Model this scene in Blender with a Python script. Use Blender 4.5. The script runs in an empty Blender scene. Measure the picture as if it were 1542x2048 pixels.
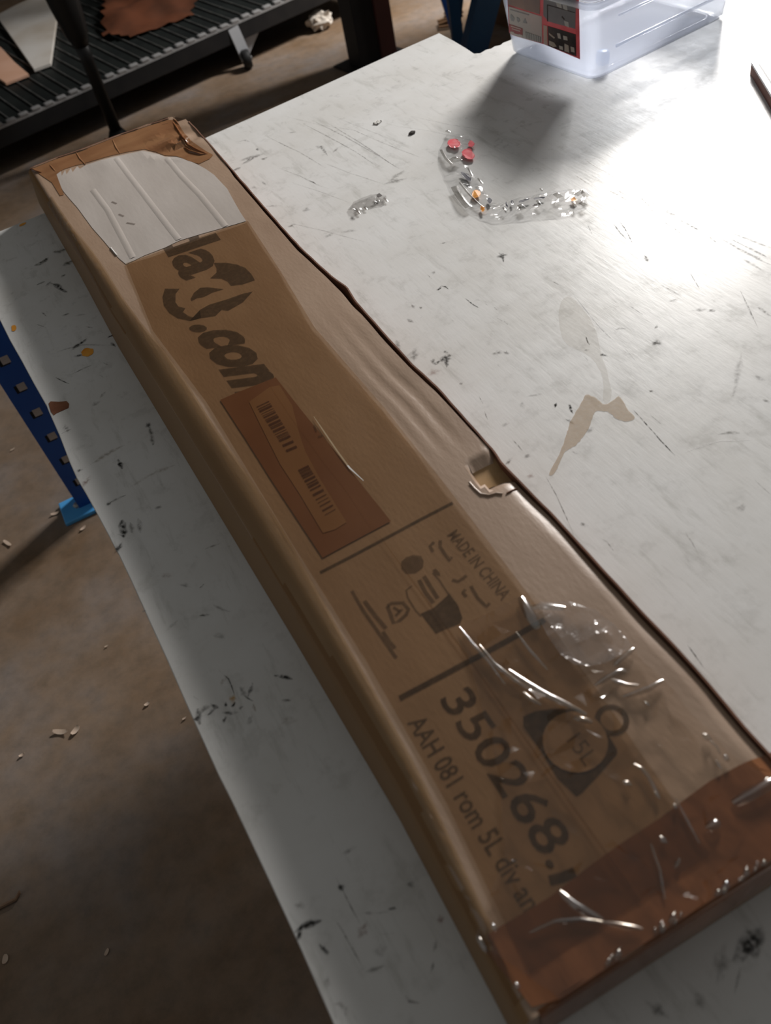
import bpy, bmesh, math, random
from mathutils import Vector, Matrix, noise

# ---------------------------------------------------------------- camera, light, exposure
SC = bpy.context.scene
COL = SC.collection
R = Matrix(((0.8747411, -0.4536242, -0.1704496), (-0.4430295, -0.6060958, -0.6605851), (0.1963486, 0.6533551, -0.7311459)))
cam_d = bpy.data.cameras.new('camera')
cam_d.sensor_fit = 'VERTICAL'; cam_d.sensor_height = 36; cam_d.sensor_width = 36
cam_d.lens = 1750.19 / 2048 * 36
cam_d.clip_start = .02
cam_d.dof.use_dof = True; cam_d.dof.focus_distance = 1.30; cam_d.dof.aperture_fstop = 5.5
cam = bpy.data.objects.new('camera', cam_d); COL.objects.link(cam)
rot = Matrix((R[0], -R[1], -R[2])).transposed()
cam.matrix_world = Matrix.Translation((0, 0, 1.55)) @ rot.to_4x4()
SC.camera = cam

TOP = 0.80
wd = bpy.data.worlds.new('world'); SC.world = wd; wd.use_nodes = True
wd.node_tree.nodes['Background'].inputs[0].default_value = (1, 1, .965, 1)
wd.node_tree.nodes['Background'].inputs[1].default_value = .17

def area(name, loc, target, sx, sy, watts, col):
    d = bpy.data.lights.new(name, 'AREA'); d.shape = 'RECTANGLE'; d.size = sx; d.size_y = sy
    d.energy = watts; d.color = col
    o = bpy.data.objects.new(name, d); COL.objects.link(o); o.location = loc
    o.rotation_euler = (Vector(target) - Vector(loc)).to_track_quat('-Z', 'Y').to_euler()
    return o
area('window_light', (3.38, 3.60, 2.34), (.9, 1.0, .8), .75, .65, 285, (1, .965, .93))

vs = SC.view_settings
vs.view_transform = 'Standard'; vs.look = 'None'; vs.exposure = 0; vs.gamma = 1; vs.use_curve_mapping = False

# ---------------------------------------------------------------- materials
def nm(name):
    m = bpy.data.materials.new(name); m.use_nodes = True
    nt = m.node_tree; nt.nodes.clear()
    out = nt.nodes.new('ShaderNodeOutputMaterial')
    return m, nt, out
def N(nt, t, **k):
    n = nt.nodes.new(t)
    for a, v in k.items():
        if a in n.inputs: n.inputs[a].default_value = v
        else: setattr(n, a, v)
    return n
def c4(c): return (c[0], c[1], c[2], 1)
def solid(name, col, col2=None, scale=8, rough=.6, spec=.4, bump=0, bscale=60, metal=0, detail=4, stretch=None, lo=.35, hi=.7):
    m, nt, out = nm(name)
    b = N(nt, 'ShaderNodeBsdfPrincipled', Roughness=rough, Metallic=metal)
    b.inputs['Specular IOR Level'].default_value = spec
    b.inputs['Base Color'].default_value = c4(col)
    tc = N(nt, 'ShaderNodeTexCoord'); mp = N(nt, 'ShaderNodeMapping')
    if stretch: mp.inputs['Scale'].default_value = stretch
    nt.links.new(tc.outputs['Object'], mp.inputs[0])
    if col2:
        n = N(nt, 'ShaderNodeTexNoise', Scale=scale, Detail=detail)
        nt.links.new(mp.outputs[0], n.inputs['Vector'])
        r = N(nt, 'ShaderNodeValToRGB')
        r.color_ramp.elements[0].position = lo; r.color_ramp.elements[0].color = c4(col)
        r.color_ramp.elements[1].position = hi; r.color_ramp.elements[1].color = c4(col2)
        nt.links.new(n.outputs['Fac'], r.inputs[0]); nt.links.new(r.outputs[0], b.inputs['Base Color'])
    if bump:
        n2 = N(nt, 'ShaderNodeTexNoise', Scale=bscale, Detail=3)
        nt.links.new(mp.outputs[0], n2.inputs['Vector'])
        bp = N(nt, 'ShaderNodeBump', Strength=bump, Distance=.002)
        nt.links.new(n2.outputs['Fac'], bp.inputs['Height']); nt.links.new(bp.outputs[0], b.inputs['Normal'])
    nt.links.new(b.outputs[0], out.inputs[0])
    return m
def film(name, tint=(.95, .93, .88), rough=.1, bump=.25, bscale=45, extra=.03, milk=0, milkcol=(.9, .9, .92), stretch=None):
    """thin clear film: see-through, with a fresnel gloss"""
    m, nt, out = nm(name)
    tr = N(nt, 'ShaderNodeBsdfTransparent'); tr.inputs[0].default_value = c4(tint)
    gl = N(nt, 'ShaderNodeBsdfGlossy', Roughness=rough)
    # Schlick reflectance, the same from either side of the film
    ge = N(nt, 'ShaderNodeNewGeometry'); fr = N(nt, 'ShaderNodeVectorMath', operation='DOT_PRODUCT')
    nt.links.new(ge.outputs['Incoming'], fr.inputs[0]); nt.links.new(ge.outputs['Normal'], fr.inputs[1])
    ab = N(nt, 'ShaderNodeMath', operation='ABSOLUTE'); nt.links.new(fr.outputs['Value'], ab.inputs[0])
    om = N(nt, 'ShaderNodeMath', operation='SUBTRACT', use_clamp=True); om.inputs[0].default_value = 1; nt.links.new(ab.outputs[0], om.inputs[1])
    pw = N(nt, 'ShaderNodeMath', operation='POWER'); pw.inputs[1].default_value = 5; nt.links.new(om.outputs[0], pw.inputs[0])
    ad = N(nt, 'ShaderNodeMath', operation='MULTIPLY_ADD', use_clamp=True); ad.inputs[1].default_value = .95; ad.inputs[2].default_value = .045 + extra
    nt.links.new(pw.outputs[0], ad.inputs[0])
    mix = N(nt, 'ShaderNodeMixShader')
    nt.links.new(ad.outputs[0], mix.inputs[0])
    base = tr
    if milk:
        df = N(nt, 'ShaderNodeBsdfDiffuse'); df.inputs[0].default_value = c4(milkcol)
        tl = N(nt, 'ShaderNodeBsdfTranslucent'); tl.inputs[0].default_value = c4(milkcol)
        m1 = N(nt, 'ShaderNodeMixShader'); m1.inputs[0].default_value = .5
        nt.links.new(df.outputs[0], m1.inputs[1]); nt.links.new(tl.outputs[0], m1.inputs[2])
        m2 = N(nt, 'ShaderNodeMixShader'); m2.inputs[0].default_value = milk
        nt.links.new(tr.outputs[0], m2.inputs[1]); nt.links.new(m1.outputs[0], m2.inputs[2])
        base = m2
    nt.links.new(base.outputs[0], mix.inputs[1]); nt.links.new(gl.outputs[0], mix.inputs[2])
    if bump:
        tc = N(nt, 'ShaderNodeTexCoord'); mp = N(nt, 'ShaderNodeMapping')
        if stretch: mp.inputs['Scale'].default_value = stretch
        n = N(nt, 'ShaderNodeTexNoise', Scale=bscale, Detail=2)
        nt.links.new(tc.outputs['Object'], mp.inputs[0]); nt.links.new(mp.outputs[0], n.inputs['Vector'])
        bp = N(nt, 'ShaderNodeBump', Strength=bump, Distance=.004)
        nt.links.new(n.outputs['Fac'], bp.inputs['Height'])
        nt.links.new(bp.outputs[0], gl.inputs['Normal'])
    nt.links.new(mix.outputs[0], out.inputs[0])
    return m
def paper(name, col, col2, scale):
    m = solid(name, col, col2, scale, .45); nt = m.node_tree
    b = [n for n in nt.nodes if n.type == 'BSDF_PRINCIPLED'][0]; out = [n for n in nt.nodes if n.type == 'OUTPUT_MATERIAL'][0]
    tl = N(nt, 'ShaderNodeBsdfTranslucent'); mix = N(nt, 'ShaderNodeMixShader'); mix.inputs[0].default_value = .5
    src = b.inputs['Base Color'].links[0].from_socket; nt.links.new(src, tl.inputs[0])
    nt.links.new(b.outputs[0], mix.inputs[1]); nt.links.new(tl.outputs[0], mix.inputs[2]); nt.links.new(mix.outputs[0], out.inputs[0])
    return m
def ink(name, col, alpha):
    m, nt, out = nm(name)
    tr = N(nt, 'ShaderNodeBsdfTransparent'); df = N(nt, 'ShaderNodeBsdfDiffuse'); df.inputs[0].default_value = c4(col)
    tc = N(nt, 'ShaderNodeTexCoord'); n = N(nt, 'ShaderNodeTexNoise', Scale=160, Detail=2)
    nt.links.new(tc.outputs['Object'], n.inputs['Vector'])
    mr = N(nt, 'ShaderNodeMapRange'); mr.inputs[1].default_value = .3; mr.inputs[2].default_value = .6
    mr.inputs[3].default_value = alpha * .8; mr.inputs[4].default_value = alpha
    nt.links.new(n.outputs['Fac'], mr.inputs[0])
    mix = N(nt, 'ShaderNodeMixShader'); nt.links.new(mr.outputs[0], mix.inputs[0])
    nt.links.new(tr.outputs[0], mix.inputs[1]); nt.links.new(df.outputs[0], mix.inputs[2])
    nt.links.new(mix.outputs[0], out.inputs[0])
    return m
def mark_mat():
    """dirt whose strength fades out towards the rim of each mark (attribute) and is broken up by grain"""
    m, nt, out = nm('table_dirt')
    at = N(nt, 'ShaderNodeAttribute', attribute_name='mark')
    tr = N(nt, 'ShaderNodeBsdfTransparent'); df = N(nt, 'ShaderNodeBsdfDiffuse')
    nt.links.new(at.outputs['Color'], df.inputs[0])
    tc = N(nt, 'ShaderNodeTexCoord'); n = N(nt, 'ShaderNodeTexNoise', Scale=190, Detail=3)
    nt.links.new(tc.outputs['Object'], n.inputs['Vector'])
    mr = N(nt, 'ShaderNodeMapRange'); mr.inputs[1].default_value = .34; mr.inputs[2].default_value = .62
    mr.inputs[3].default_value = .15; mr.inputs[4].default_value = 1.2
    nt.links.new(n.outputs['Fac'], mr.inputs[0])
    mu = N(nt, 'ShaderNodeMath', operation='MULTIPLY', use_clamp=True)
    nt.links.new(mr.outputs[0], mu.inputs[0]); nt.links.new(at.outputs['Alpha'], mu.inputs[1])
    mix = N(nt, 'ShaderNodeMixShader'); nt.links.new(mu.outputs[0], mix.inputs[0])
    nt.links.new(tr.outputs[0], mix.inputs[1]); nt.links.new(df.outputs[0], mix.inputs[2])
    nt.links.new(mix.outputs[0], out.inputs[0])
    return m
def table_mat():
    m, nt, out = nm('white_worktop')
    b = N(nt, 'ShaderNodeBsdfPrincipled')
    b.inputs['Specular IOR Level'].default_value = .14
    tc = N(nt, 'ShaderNodeTexCoord')
    n = N(nt, 'ShaderNodeTexNoise', Scale=5, Detail=6, Roughness=.65); nt.links.new(tc.outputs['Object'], n.inputs['Vector'])
    r = N(nt, 'ShaderNodeValToRGB')
    r.color_ramp.elements[0].position = .28; r.color_ramp.elements[0].color = (.63, .62, .595, 1)
    r.color_ramp.elements[1].position = .60; r.color_ramp.elements[1].color = (.70, .70, .69, 1)
    nt.links.new(n.outputs['Fac'], r.inputs[0])
    # fine dirty specks and streaks
    mp = N(nt, 'ShaderNodeMapping'); mp.inputs['Rotation'].default_value = (0, 0, .55); mp.inputs['Scale'].default_value = (55, 9, 1)
    nt.links.new(tc.outputs['Object'], mp.inputs[0])
    n2 = N(nt, 'ShaderNodeTexNoise', Scale=1, Detail=5, Roughness=.7); nt.links.new(mp.outputs[0], n2.inputs['Vector'])
    r2 = N(nt, 'ShaderNodeValToRGB')
    r2.color_ramp.elements[0].position = .27; r2.color_ramp.elements[0].color = (.74, .74, .72, 1)
    r2.color_ramp.elements[1].position = .45; r2.color_ramp.elements[1].color = (1, 1, 1, 1)
    nt.links.new(n2.outputs['Fac'], r2.inputs[0])
    n3 = N(nt, 'ShaderNodeTexNoise', Scale=26, Detail=4, Roughness=.7); nt.links.new(tc.outputs['Object'], n3.inputs['Vector'])
    r3 = N(nt, 'ShaderNodeValToRGB')
    r3.color_ramp.elements[0].position = .30; r3.color_ramp.elements[0].color = (.76, .755, .74, 1)
    r3.color_ramp.elements[1].position = .46; r3.color_ramp.elements[1].color = (1, 1, 1, 1)
    nt.links.new(n3.outputs['Fac'], r3.inputs[0])
    mx = N(nt, 'ShaderNodeMix', data_type='RGBA', blend_type='MULTIPLY'); mx.inputs[0].default_value = .8
    nt.links.new(r.outputs[0], mx.inputs[6]); nt.links.new(r2.outputs[0], mx.inputs[7])
    mx2 = N(nt, 'ShaderNodeMix', data_type='RGBA', blend_type='MULTIPLY'); mx2.inputs[0].default_value = .45
    nt.links.new(mx.outputs[2], mx2.inputs[6]); nt.links.new(r3.outputs[0], mx2.inputs[7])
    nt.links.new(mx2.outputs[2], b.inputs['Base Color'])
    rr = N(nt, 'ShaderNodeMapRange'); rr.inputs[1].default_value = .3; rr.inputs[2].default_value = .7
    rr.inputs[3].default_value = .25; rr.inputs[4].default_value = .37
    nt.links.new(n3.outputs['Fac'], rr.inputs[0]); nt.links.new(rr.outputs[0], b.inputs['Roughness'])
    bp = N(nt, 'ShaderNodeBump', Strength=.10, Distance=.003)
    nt.links.new(n2.outputs['Fac'], bp.inputs['Height']); nt.links.new(bp.outputs[0], b.inputs['Normal'])
    nt.links.new(b.outputs[0], out.inputs[0])
    return m
def floor_mat():
    m, nt, out = nm('workshop_concrete')
    b = N(nt, 'ShaderNodeBsdfPrincipled', Roughness=.55)
    b.inputs['Specular IOR Level'].default_value = .3
    tc = N(nt, 'ShaderNodeTexCoord')
    n = N(nt, 'ShaderNodeTexNoise', Scale=2.6, Detail=5, Roughness=.6); nt.links.new(tc.outputs['Object'], n.inputs['Vector'])
    r = N(nt, 'ShaderNodeValToRGB')
    e = r.color_ramp.elements
    e[0].position = .34; e[0].color = (.215, .142, .085, 1)
    e[1].position = .66; e[1].color = (.28, .24, .215, 1)
    x = e.new(.5); x.color = (.27, .20, .145, 1)
    nt.links.new(n.outputs['Fac'], r.inputs[0])
    n2 = N(nt, 'ShaderNodeTexNoise', Scale=24, Detail=6, Roughness=.7); nt.links.new(tc.outputs['Object'], n2.inputs['Vector'])
    r2 = N(nt, 'ShaderNodeValToRGB')
    r2.color_ramp.elements[0].position = .3; r2.color_ramp.elements[0].color = (.7, .72, .74, 1)
    r2.color_ramp.elements[1].position = .6; r2.color_ramp.elements[1].color = (1.05, 1.02, 1, 1)
    nt.links.new(n2.outputs['Fac'], r2.inputs[0])
    mx = N(nt, 'ShaderNodeMix', data_type='RGBA', blend_type='MULTIPLY'); mx.inputs[0].default_value = .8
    nt.links.new(r.outputs[0], mx.inputs[6]); nt.links.new(r2.outputs[0], mx.inputs[7])
    nt.links.new(mx.outputs[2], b.inputs['Base Color'])
    bp = N(nt, 'ShaderNodeBump', Strength=.15, Distance=.004)
    nt.links.new(n2.outputs['Fac'], bp.inputs['Height']); nt.links.new(bp.outputs[0], b.inputs['Normal'])
    nt.links.new(b.outputs[0], out.inputs[0])
    return m

M = dict(
    table=table_mat(), floor=floor_mat(), dirt=mark_mat(),
    core=solid('chipboard_core', (.30, .17, .10), (.40, .26, .17), 60, .85),
    chip=solid('bare_brown_board', (.16, .055, .025), (.24, .10, .05), 40, .7),
    edge=solid('worn_table_edge', (.55, .52, .48), (.35, .25, .20), 25, .6),
    kraft=solid('brown_cardboard', (.335, .225, .153), (.395, .276, .195), 7, .42, .65, .12, 90, stretch=(3, 1, 1)),
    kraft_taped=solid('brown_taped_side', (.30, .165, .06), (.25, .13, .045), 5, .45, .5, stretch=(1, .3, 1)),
    kraft_in=solid('torn_cardboard_inside', (.36, .22, .10), (.47, .31, .17), 30, .85, .2),
    kraft_dark=solid('dark_cardboard_edge', (.14, .06, .035), (.22, .11, .07), 20, .8, .2),
    liner=solid('grey_paper_liner', (.42, .375, .34), (.48, .435, .40), 18, .9, .1, .1, 140, stretch=(1, .25, 1)),
    brown_tape=solid('brown_packing_tape', (.17, .066, .028), (.27, .11, .046), 9, .16, .5, .5, 18, stretch=(3, 1, 1)),
    brown_tape_far=solid('thin_brown_tape', (.30, .155, .075), (.21, .095, .045), 8, .25, .5, .4, 16, stretch=(1, 3, 1)),
    sticker=solid('brown_paper_sticker', (.20, .082, .035), (.235, .105, .048), 10, .55, .35),
    sticker_lt=solid('lighter_brown_paper', (.265, .135, .062), (.30, .16, .075), 10, .55, .35),
    film=film('clear_tape', (.80, .705, .575), .33, .18, 26, .0, stretch=(1, .5, 1)),
    film_edge=film('amber_tape_edge', (.86, .78, .62), .55, .1, 20, .0, stretch=(1, .3, 1)),
    film2=film('crinkled_clear_tape', (.94, .90, .85), .10, .5, 30, .01),
    haze=film('lifted_tape', (.97, .96, .95), .2, .9, 80, .04, .13),
    crease=film('clear_tape_crease', (.85, .83, .8), .16, .0, 30, .30),
    ink=ink('grey_brown_print', (.085, .065, .050), .60), ink_soft=ink('faint_print', (.10, .07, .05), .45),
    ink_dark=ink('dark_print', (.06, .044, .034), .62),
    ink_bar=ink('sticker_print', (.11, .05, .035), .65),
    wrap=film('clear_plastic_wrap', (.985, .985, .985), .10, .35, 55, .015, .03),
    scrap=film('grey_plastic_scrap', (.86, .85, .84), .18, .6, 80, .05, .12, (.5, .5, .5)),
    red=solid('red_print', (.85, .05, .08), (.88, .20, .22), 60, .4), orange=solid('orange_print', (.78, .30, .03), (.85, .42, .08), 60, .4),
    black=solid('black_print', (.05, .05, .07), None, rough=.4),
    bin=film('clear_bin_plastic', (.93, .945, .965), .06, .0, 10, .02, .38, (.84, .88, .98)),
    bin_rib=film('clear_bin_rib', (.90, .92, .95), .12, .3, 14, .05, .28, (.88, .91, 1.0)),
    lab_red=paper('label_red', (.50, .13, .14), (.58, .19, .20), 40), lab_white=paper('label_paper', (.70, .69, .65), (.76, .74, .70), 20),
    lab_grey=paper('label_grey_photo', (.32, .32, .33), (.46, .46, .47), 12), lab_dark=paper('label_dark_photo', (.045, .03, .028), (.12, .08, .07), 30),
    lab_brown=paper('label_brown_photo', (.34, .27, .25), (.55, .40, .32), 12), lab_lt=paper('label_light_patch', (.80, .76, .70), (.66, .54, .42), 30),
    lab_ink=solid('label_ink', (.22, .22, .22), None, rough=.5),
    blue=solid('blue_paint', (.012, .085, .40), (.018, .11, .46), 6, .42, .4), blue_lt=solid('light_blue_paint', (.09, .42, .90), (.12, .48, .95), 9, .4),
    blue_dk=solid('dark_blue_paint', (.010, .045, .11), (.014, .07, .15), 5, .45, .4),
    blue_cap=solid('blue_plastic', (.03, .16, .40), None, rough=.35),
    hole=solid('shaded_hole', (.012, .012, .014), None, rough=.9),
    shelf=solid('black_steel', (.011, .011, .012), (.018, .017, .017), 14, .5, .4), bar=solid('black_deck', (.007, .009, .009), (.013, .016, .015), 6, .5, .4), bar_lt=solid('pale_bar_highlight', (.20, .20, .19), (.03, .03, .03), 9, .4, .5),
    galv=solid('galvanised_steel', (.34, .34, .34), (.50, .50, .50), 30, .30, .6, metal=.25),
    rubber=solid('black_rubber', (.012, .012, .013), None, rough=.6), grey_leg=solid('grey_painted_steel', (.36, .37, .39), (.46, .47, .49), 9, .45),
    rust=solid('red_brown_paint', (.085, .028, .022), (.06, .022, .018), 7, .6), dark=solid('near_black_paint', (.014, .013, .013), (.022, .018, .017), 6, .6),
    white_board=solid('dirty_white_board', (.54, .52, .49), (.40, .35, .29), 3.2, .7), salmon=solid('salmon_card', (.52, .30, .20), (.58, .35, .25), 6, .75),
    leather=solid('dark_brown_cloth', (.11, .036, .016), (.055, .022, .012), 6, .75, .2, .4, 10),
    paper=solid('crumpled_paper', (.55, .49, .42), (.66, .62, .56), 8, .7), shaving=solid('pale_wood_shaving', (.62, .47, .36), (.70, .58, .47), 50, .7),
    twig=solid('brown_twig', (.30, .20, .13), (.22, .13, .08), 60, .8), wood=solid('splintered_brown_wood', (.17, .09, .04), (.10, .045, .02), 8, .7),
    white=solid('white_plastic', (.78, .77, .74), None, rough=.4), crumb=solid('dark_crumb', (.07, .06, .055), None, rough=.8),
    wall=solid('dark_wall_paint', (.05, .045, .042), (.07, .062, .056), 3, .8), pole=solid('black_enamel', (.008, .008, .008), None, rough=.45),
    stain=ink('tan_glue_stain', (.58, .46, .34), .55), stain_soft=ink('pale_glue_stain', (.60, .55, .46), .16),
    pale_metal=solid('pale_laminate', (.66, .67, .69), (.72, .72, .74), 12, .3), red_edge=solid('red_brown_edge', (.20, .085, .06), (.13, .05, .035), 20, .6),
)

# ---------------------------------------------------------------- helpers
def link(name, me, mat=None, parent=None, kind=None):
    o = bpy.data.objects.new(name, me); COL.objects.link(o)
    if mat is not None and me is not None and not me.materials: me.materials.append(M[mat] if isinstance(mat, str) else mat)
    if parent is not None: o.parent = parent
    if kind: o['kind'] = kind
    return o
def obj(name, bm, mat, parent=None, smooth=False, kind=None):
    me = bpy.data.meshes.new(name); bm.to_mesh(me); bm.free()
    if smooth:
        for p in me.polygons: p.use_smooth = True
    return link(name, me, mat, parent, kind)
def thing(name, label, cat, loc=(0, 0, 0), rz=0, group=None):
    o = bpy.data.objects.new(name, None); COL.objects.link(o)
    o.location = loc; o.rotation_euler = (0, 0, rz); o.empty_display_size = .05
    tag(o, label, cat, group); return o
def tag(o, label, cat, group=None):
    o['label'] = label; o['category'] = cat
    if group: o['group'] = group
    return o
def local(o, pts):   # world points -> the thing's own frame (things here only shift and turn about z)
    c, s = math.cos(-o.rotation_euler.z), math.sin(-o.rotation_euler.z)
    r = []
    for p in pts:
        d = Vector(p) - o.location
        r.append(Vector((d.x * c - d.y * s, d.x * s + d.y * c, d.z)))
    return r
def add_box(bm, lo, hi, m=None):
    r = bmesh.ops.create_cube(bm, size=1)
    for v in r['verts']:
        v.co = Vector([lo[i] + (v.co[i] + .5) * (hi[i] - lo[i]) for i in range(3)])
        if m: v.co = m @ v.co
    return r['verts']
def box(lo, hi, bev=0, m=None):
    bm = bmesh.new(); add_box(bm, lo, hi, m)
    if bev: bmesh.ops.bevel(bm, geom=bm.edges[:], offset=bev, segments=2, affect='EDGES', profile=.5)
    return bm
def prism(pts, z0, z1, bev=0):
    bm = bmesh.new()
    a = [bm.verts.new((p[0], p[1], z0)) for p in pts]; b = [bm.verts.new((p[0], p[1], z1)) for p in pts]
    bm.faces.new(a[::-1]); bm.faces.new(b)
    n = len(pts)
    for i in range(n): bm.faces.new((a[i], a[(i + 1) % n], b[(i + 1) % n], b[i]))
    bmesh.ops.recalc_face_normals(bm, faces=bm.faces[:])
    if bev:
        es = [e for e in bm.edges if all(abs(v.co.z - z1) < 1e-6 for v in e.verts)]
        bmesh.ops.bevel(bm, geom=es, offset=bev, segments=2, affect='EDGES', profile=.5)
    return bm
def beam(bm, p0, p1, w, d, up=(0, 0, 1)):
    p0, p1 = Vector(p0), Vector(p1); z = (p1 - p0).normalized(); x = z.cross(Vector(up))
    x = x.normalized() if x.length > 1e-4 else Vector((1, 0, 0)); y = z.cross(x)
    q = []
    for p in (p0, p1):
        q.append([bm.verts.new(p + x * sx * w / 2 + y * sy * d / 2) for sx, sy in ((-1, -1), (1, -1), (1, 1), (-1, 1))])
    bm.faces.new(q[0][::-1]); bm.faces.new(q[1])
    for i in range(4): bm.faces.new((q[0][i], q[0][(i + 1) % 4], q[1][(i + 1) % 4], q[1][i]))
    bmesh.ops.recalc_face_normals(bm, faces=bm.faces[:])
    return bm
def lathe(prof, seg=20):
    bm = bmesh.new(); rows = []
    for r, z in prof:
        rows.append([bm.verts.new((r * math.cos(2 * math.pi * i / seg), r * math.sin(2 * math.pi * i / seg), z)) for i in range(seg)])
    for a, b in zip(rows, rows[1:]):
        for i in range(seg): bm.faces.new((a[i], a[(i + 1) % seg], b[(i + 1) % seg], b[i]))
    bm.faces.new(rows[0][::-1]); bm.faces.new(rows[-1])
    return bm
def interp(tab, x):
    if x <= tab[0][0]: return tab[0][1]
    for (a, va), (b, vb) in zip(tab, tab[1:]):
        if x <= b: return va + (vb - va) * (x - a) / (b - a)
    return tab[-1][1]
def nz(x, y, z=0): return noise.noise(Vector((x, y, z)))
def inside(p, poly):
    r = False; n = len(poly); j = n - 1
    for i in range(n):
        if (poly[i][1] > p[1]) != (poly[j][1] > p[1]) and p[0] < (poly[j][0] - poly[i][0]) * (p[1] - poly[i][1]) / (poly[j][1] - poly[i][1]) + poly[i][0]: r = not r
        j = i
    return r
rng = random.Random(7)

# ---------------------------------------------------------------- setting
bm = bmesh.new()
g = [[bm.verts.new((-4 + 10 * i / 20, -2 + 11 * j / 22, 0)) for i in range(21)] for j in range(23)]
for j in range(22):
    for i in range(20): bm.faces.new((g[j][i], g[j][i + 1], g[j + 1][i + 1], g[j + 1][i]))
obj('floor', bm, 'floor', kind='structure')
obj('light_block_wall', box((-4, -1.15, 0), (6, -1.0, 3)), 'wall', kind='structure')  # unseen wall added to cut ambient light from behind the camera
obj('light_block_slab', box((-4, 2.5, 2.85), (6, 8.2, 2.95)), 'wall', kind='structure')  # unseen slab added to keep ambient light off the rear floor
obj('wall_back', box((-4, 8.2, 0), (6, 8.35, 2.85)), 'wall', kind='structure')

# ---------------------------------------------------------------- the worktable
table = thing('worktable', 'white topped workbench with scratched scuffed surface and blue perforated legs', 'workbench')
edge = [(-0.079,1.77),(-0.14,1.763)] + [(-.150, 1.765), (-.150, 1.62)] + [(-0.135,1.444),(-0.131,1.372),(-0.125,1.3),(-0.12,1.229),(-0.114,1.157),(-0.114,1.143),(-0.112,1.078),(-0.112,1.011),(-0.111,0.973),(-0.107,0.934),(-0.103,0.885),(-0.1,0.845),(-0.098,0.811),(-0.097,0.803),(-0.095,0.754),(-0.093,0.681),(-0.091,0.621),(-0.09,0.565),(-0.089,0.529),(-0.088,0.496),(-0.087,0.465),(-0.085,0.436),(-0.083,0.39),(-0.081,0.341),(-0.079,0.284),(-0.078,0.221)] + [(-.060, .03), (-.04, -.30), (1.95, -.35), (2.05, 1.80)]
notch = [(1.846,1.719),(1.046,1.721)] + [(1.035,1.722),(1.024,1.716),(1.014,1.721),(1.001,1.717),(0.992,1.721),(0.974,1.716),(0.964,1.725),(0.968,1.769),(0.971,1.828),(0.972,1.89)]
outline = edge + notch[1:] + [(0.852,1.878),(0.654,1.854),(0.479,1.835),(0.384,1.826),(0.242,1.8),(0.013,1.773)]
top = obj('tabletop', prism(outline, TOP - .030, TOP, .0012), 'table', table)
top.data.materials.append(M['edge'])
for p in top.data.polygons:
    if abs(p.normal.z) < .5: p.material_index = 1
chip_poly = [(-0.11,1.16,0.8),(-0.106,1.163,0.8),(-0.095,1.153,0.8),(-0.085,1.147,0.8),(-0.083,1.138,0.8),(-0.086,1.129,0.8),(-0.095,1.129,0.8),(-0.105,1.129,0.8),(-0.109,1.127,0.8),(-0.111,1.138,0.8)]
cb = prism([p[:2] for p in chip_poly], TOP - .002, TOP + .0005)
tag_o = obj('chipped_patch', cb, 'chip', table); tag_o['label'] = 'bare brown patch where the white surface has chipped off'
# frame below: rails and perforated uprights
fr = box((-.10, .02, TOP - .10), (1.9, .07, TOP - .032), .003); obj('front_rail', fr, 'blue', table)
fr = box((-.175, .02, TOP - .105), (-.135, 1.84, TOP - .034), .003)
side = obj('side_rail', fr, 'blue_lt', table)
side.data.transform(Matrix.Translation((.135, 0, 0)))
side.data.transform(Matrix.Rotation(.045, 4, 'Z'))
obj('back_rail', box((-.2, 1.70, TOP - .10), (1.05, 1.735, TOP - .034), .003), 'blue', table)
def upright(x, y, plate=True):
    u = bmesh.new()
    # an angle section: one flange facing the camera side, one facing left
    add_box(u, (x - .032, y - .0015, 0), (x + .045, y + .0015, TOP - .032))
    add_box(u, (x - .032, y, 0), (x - .029, y + .05, TOP - .032))
    o = obj('leg', u, 'blue', table)
    z = .095; face = None
    while z < .74:
        if face is None:
            face = box((-.0095, -.0003, -.010), (.0095, .0003, .010)); face = obj('slot', face, 'galv_dull', o); sl = face
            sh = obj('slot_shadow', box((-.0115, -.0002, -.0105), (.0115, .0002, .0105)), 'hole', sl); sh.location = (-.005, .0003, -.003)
        else:
            sl = link('slot', face.data, None, o); s2 = link('slot_shadow', sh.data, None, sl); s2.location = sh.location
        sl.location = (x + .0055, y - .0022, z); z += .0785
    if plate:
        p = box((x - .080, y - .035, 0), (x + .02, y + .055, .012), .003)
        f = obj('foot_plate', p, 'blue_lt', o); f['label'] = 'light blue foot plate'
        obj('bolt', lathe([(.011, .012), (.011, .017), (.006, .021)], 6), 'galv', f).location = (x - .035, y + .012, 0)
M['galv_dull'] = solid('dull_slot_edge', (.46, .43, .42), (.54, .51, .50), 30, .5)
upright(-.215, 1.875)
upright(1.02, 1.78, False); upright(1.86, .05, False); upright(-.02, .06, False)

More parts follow.
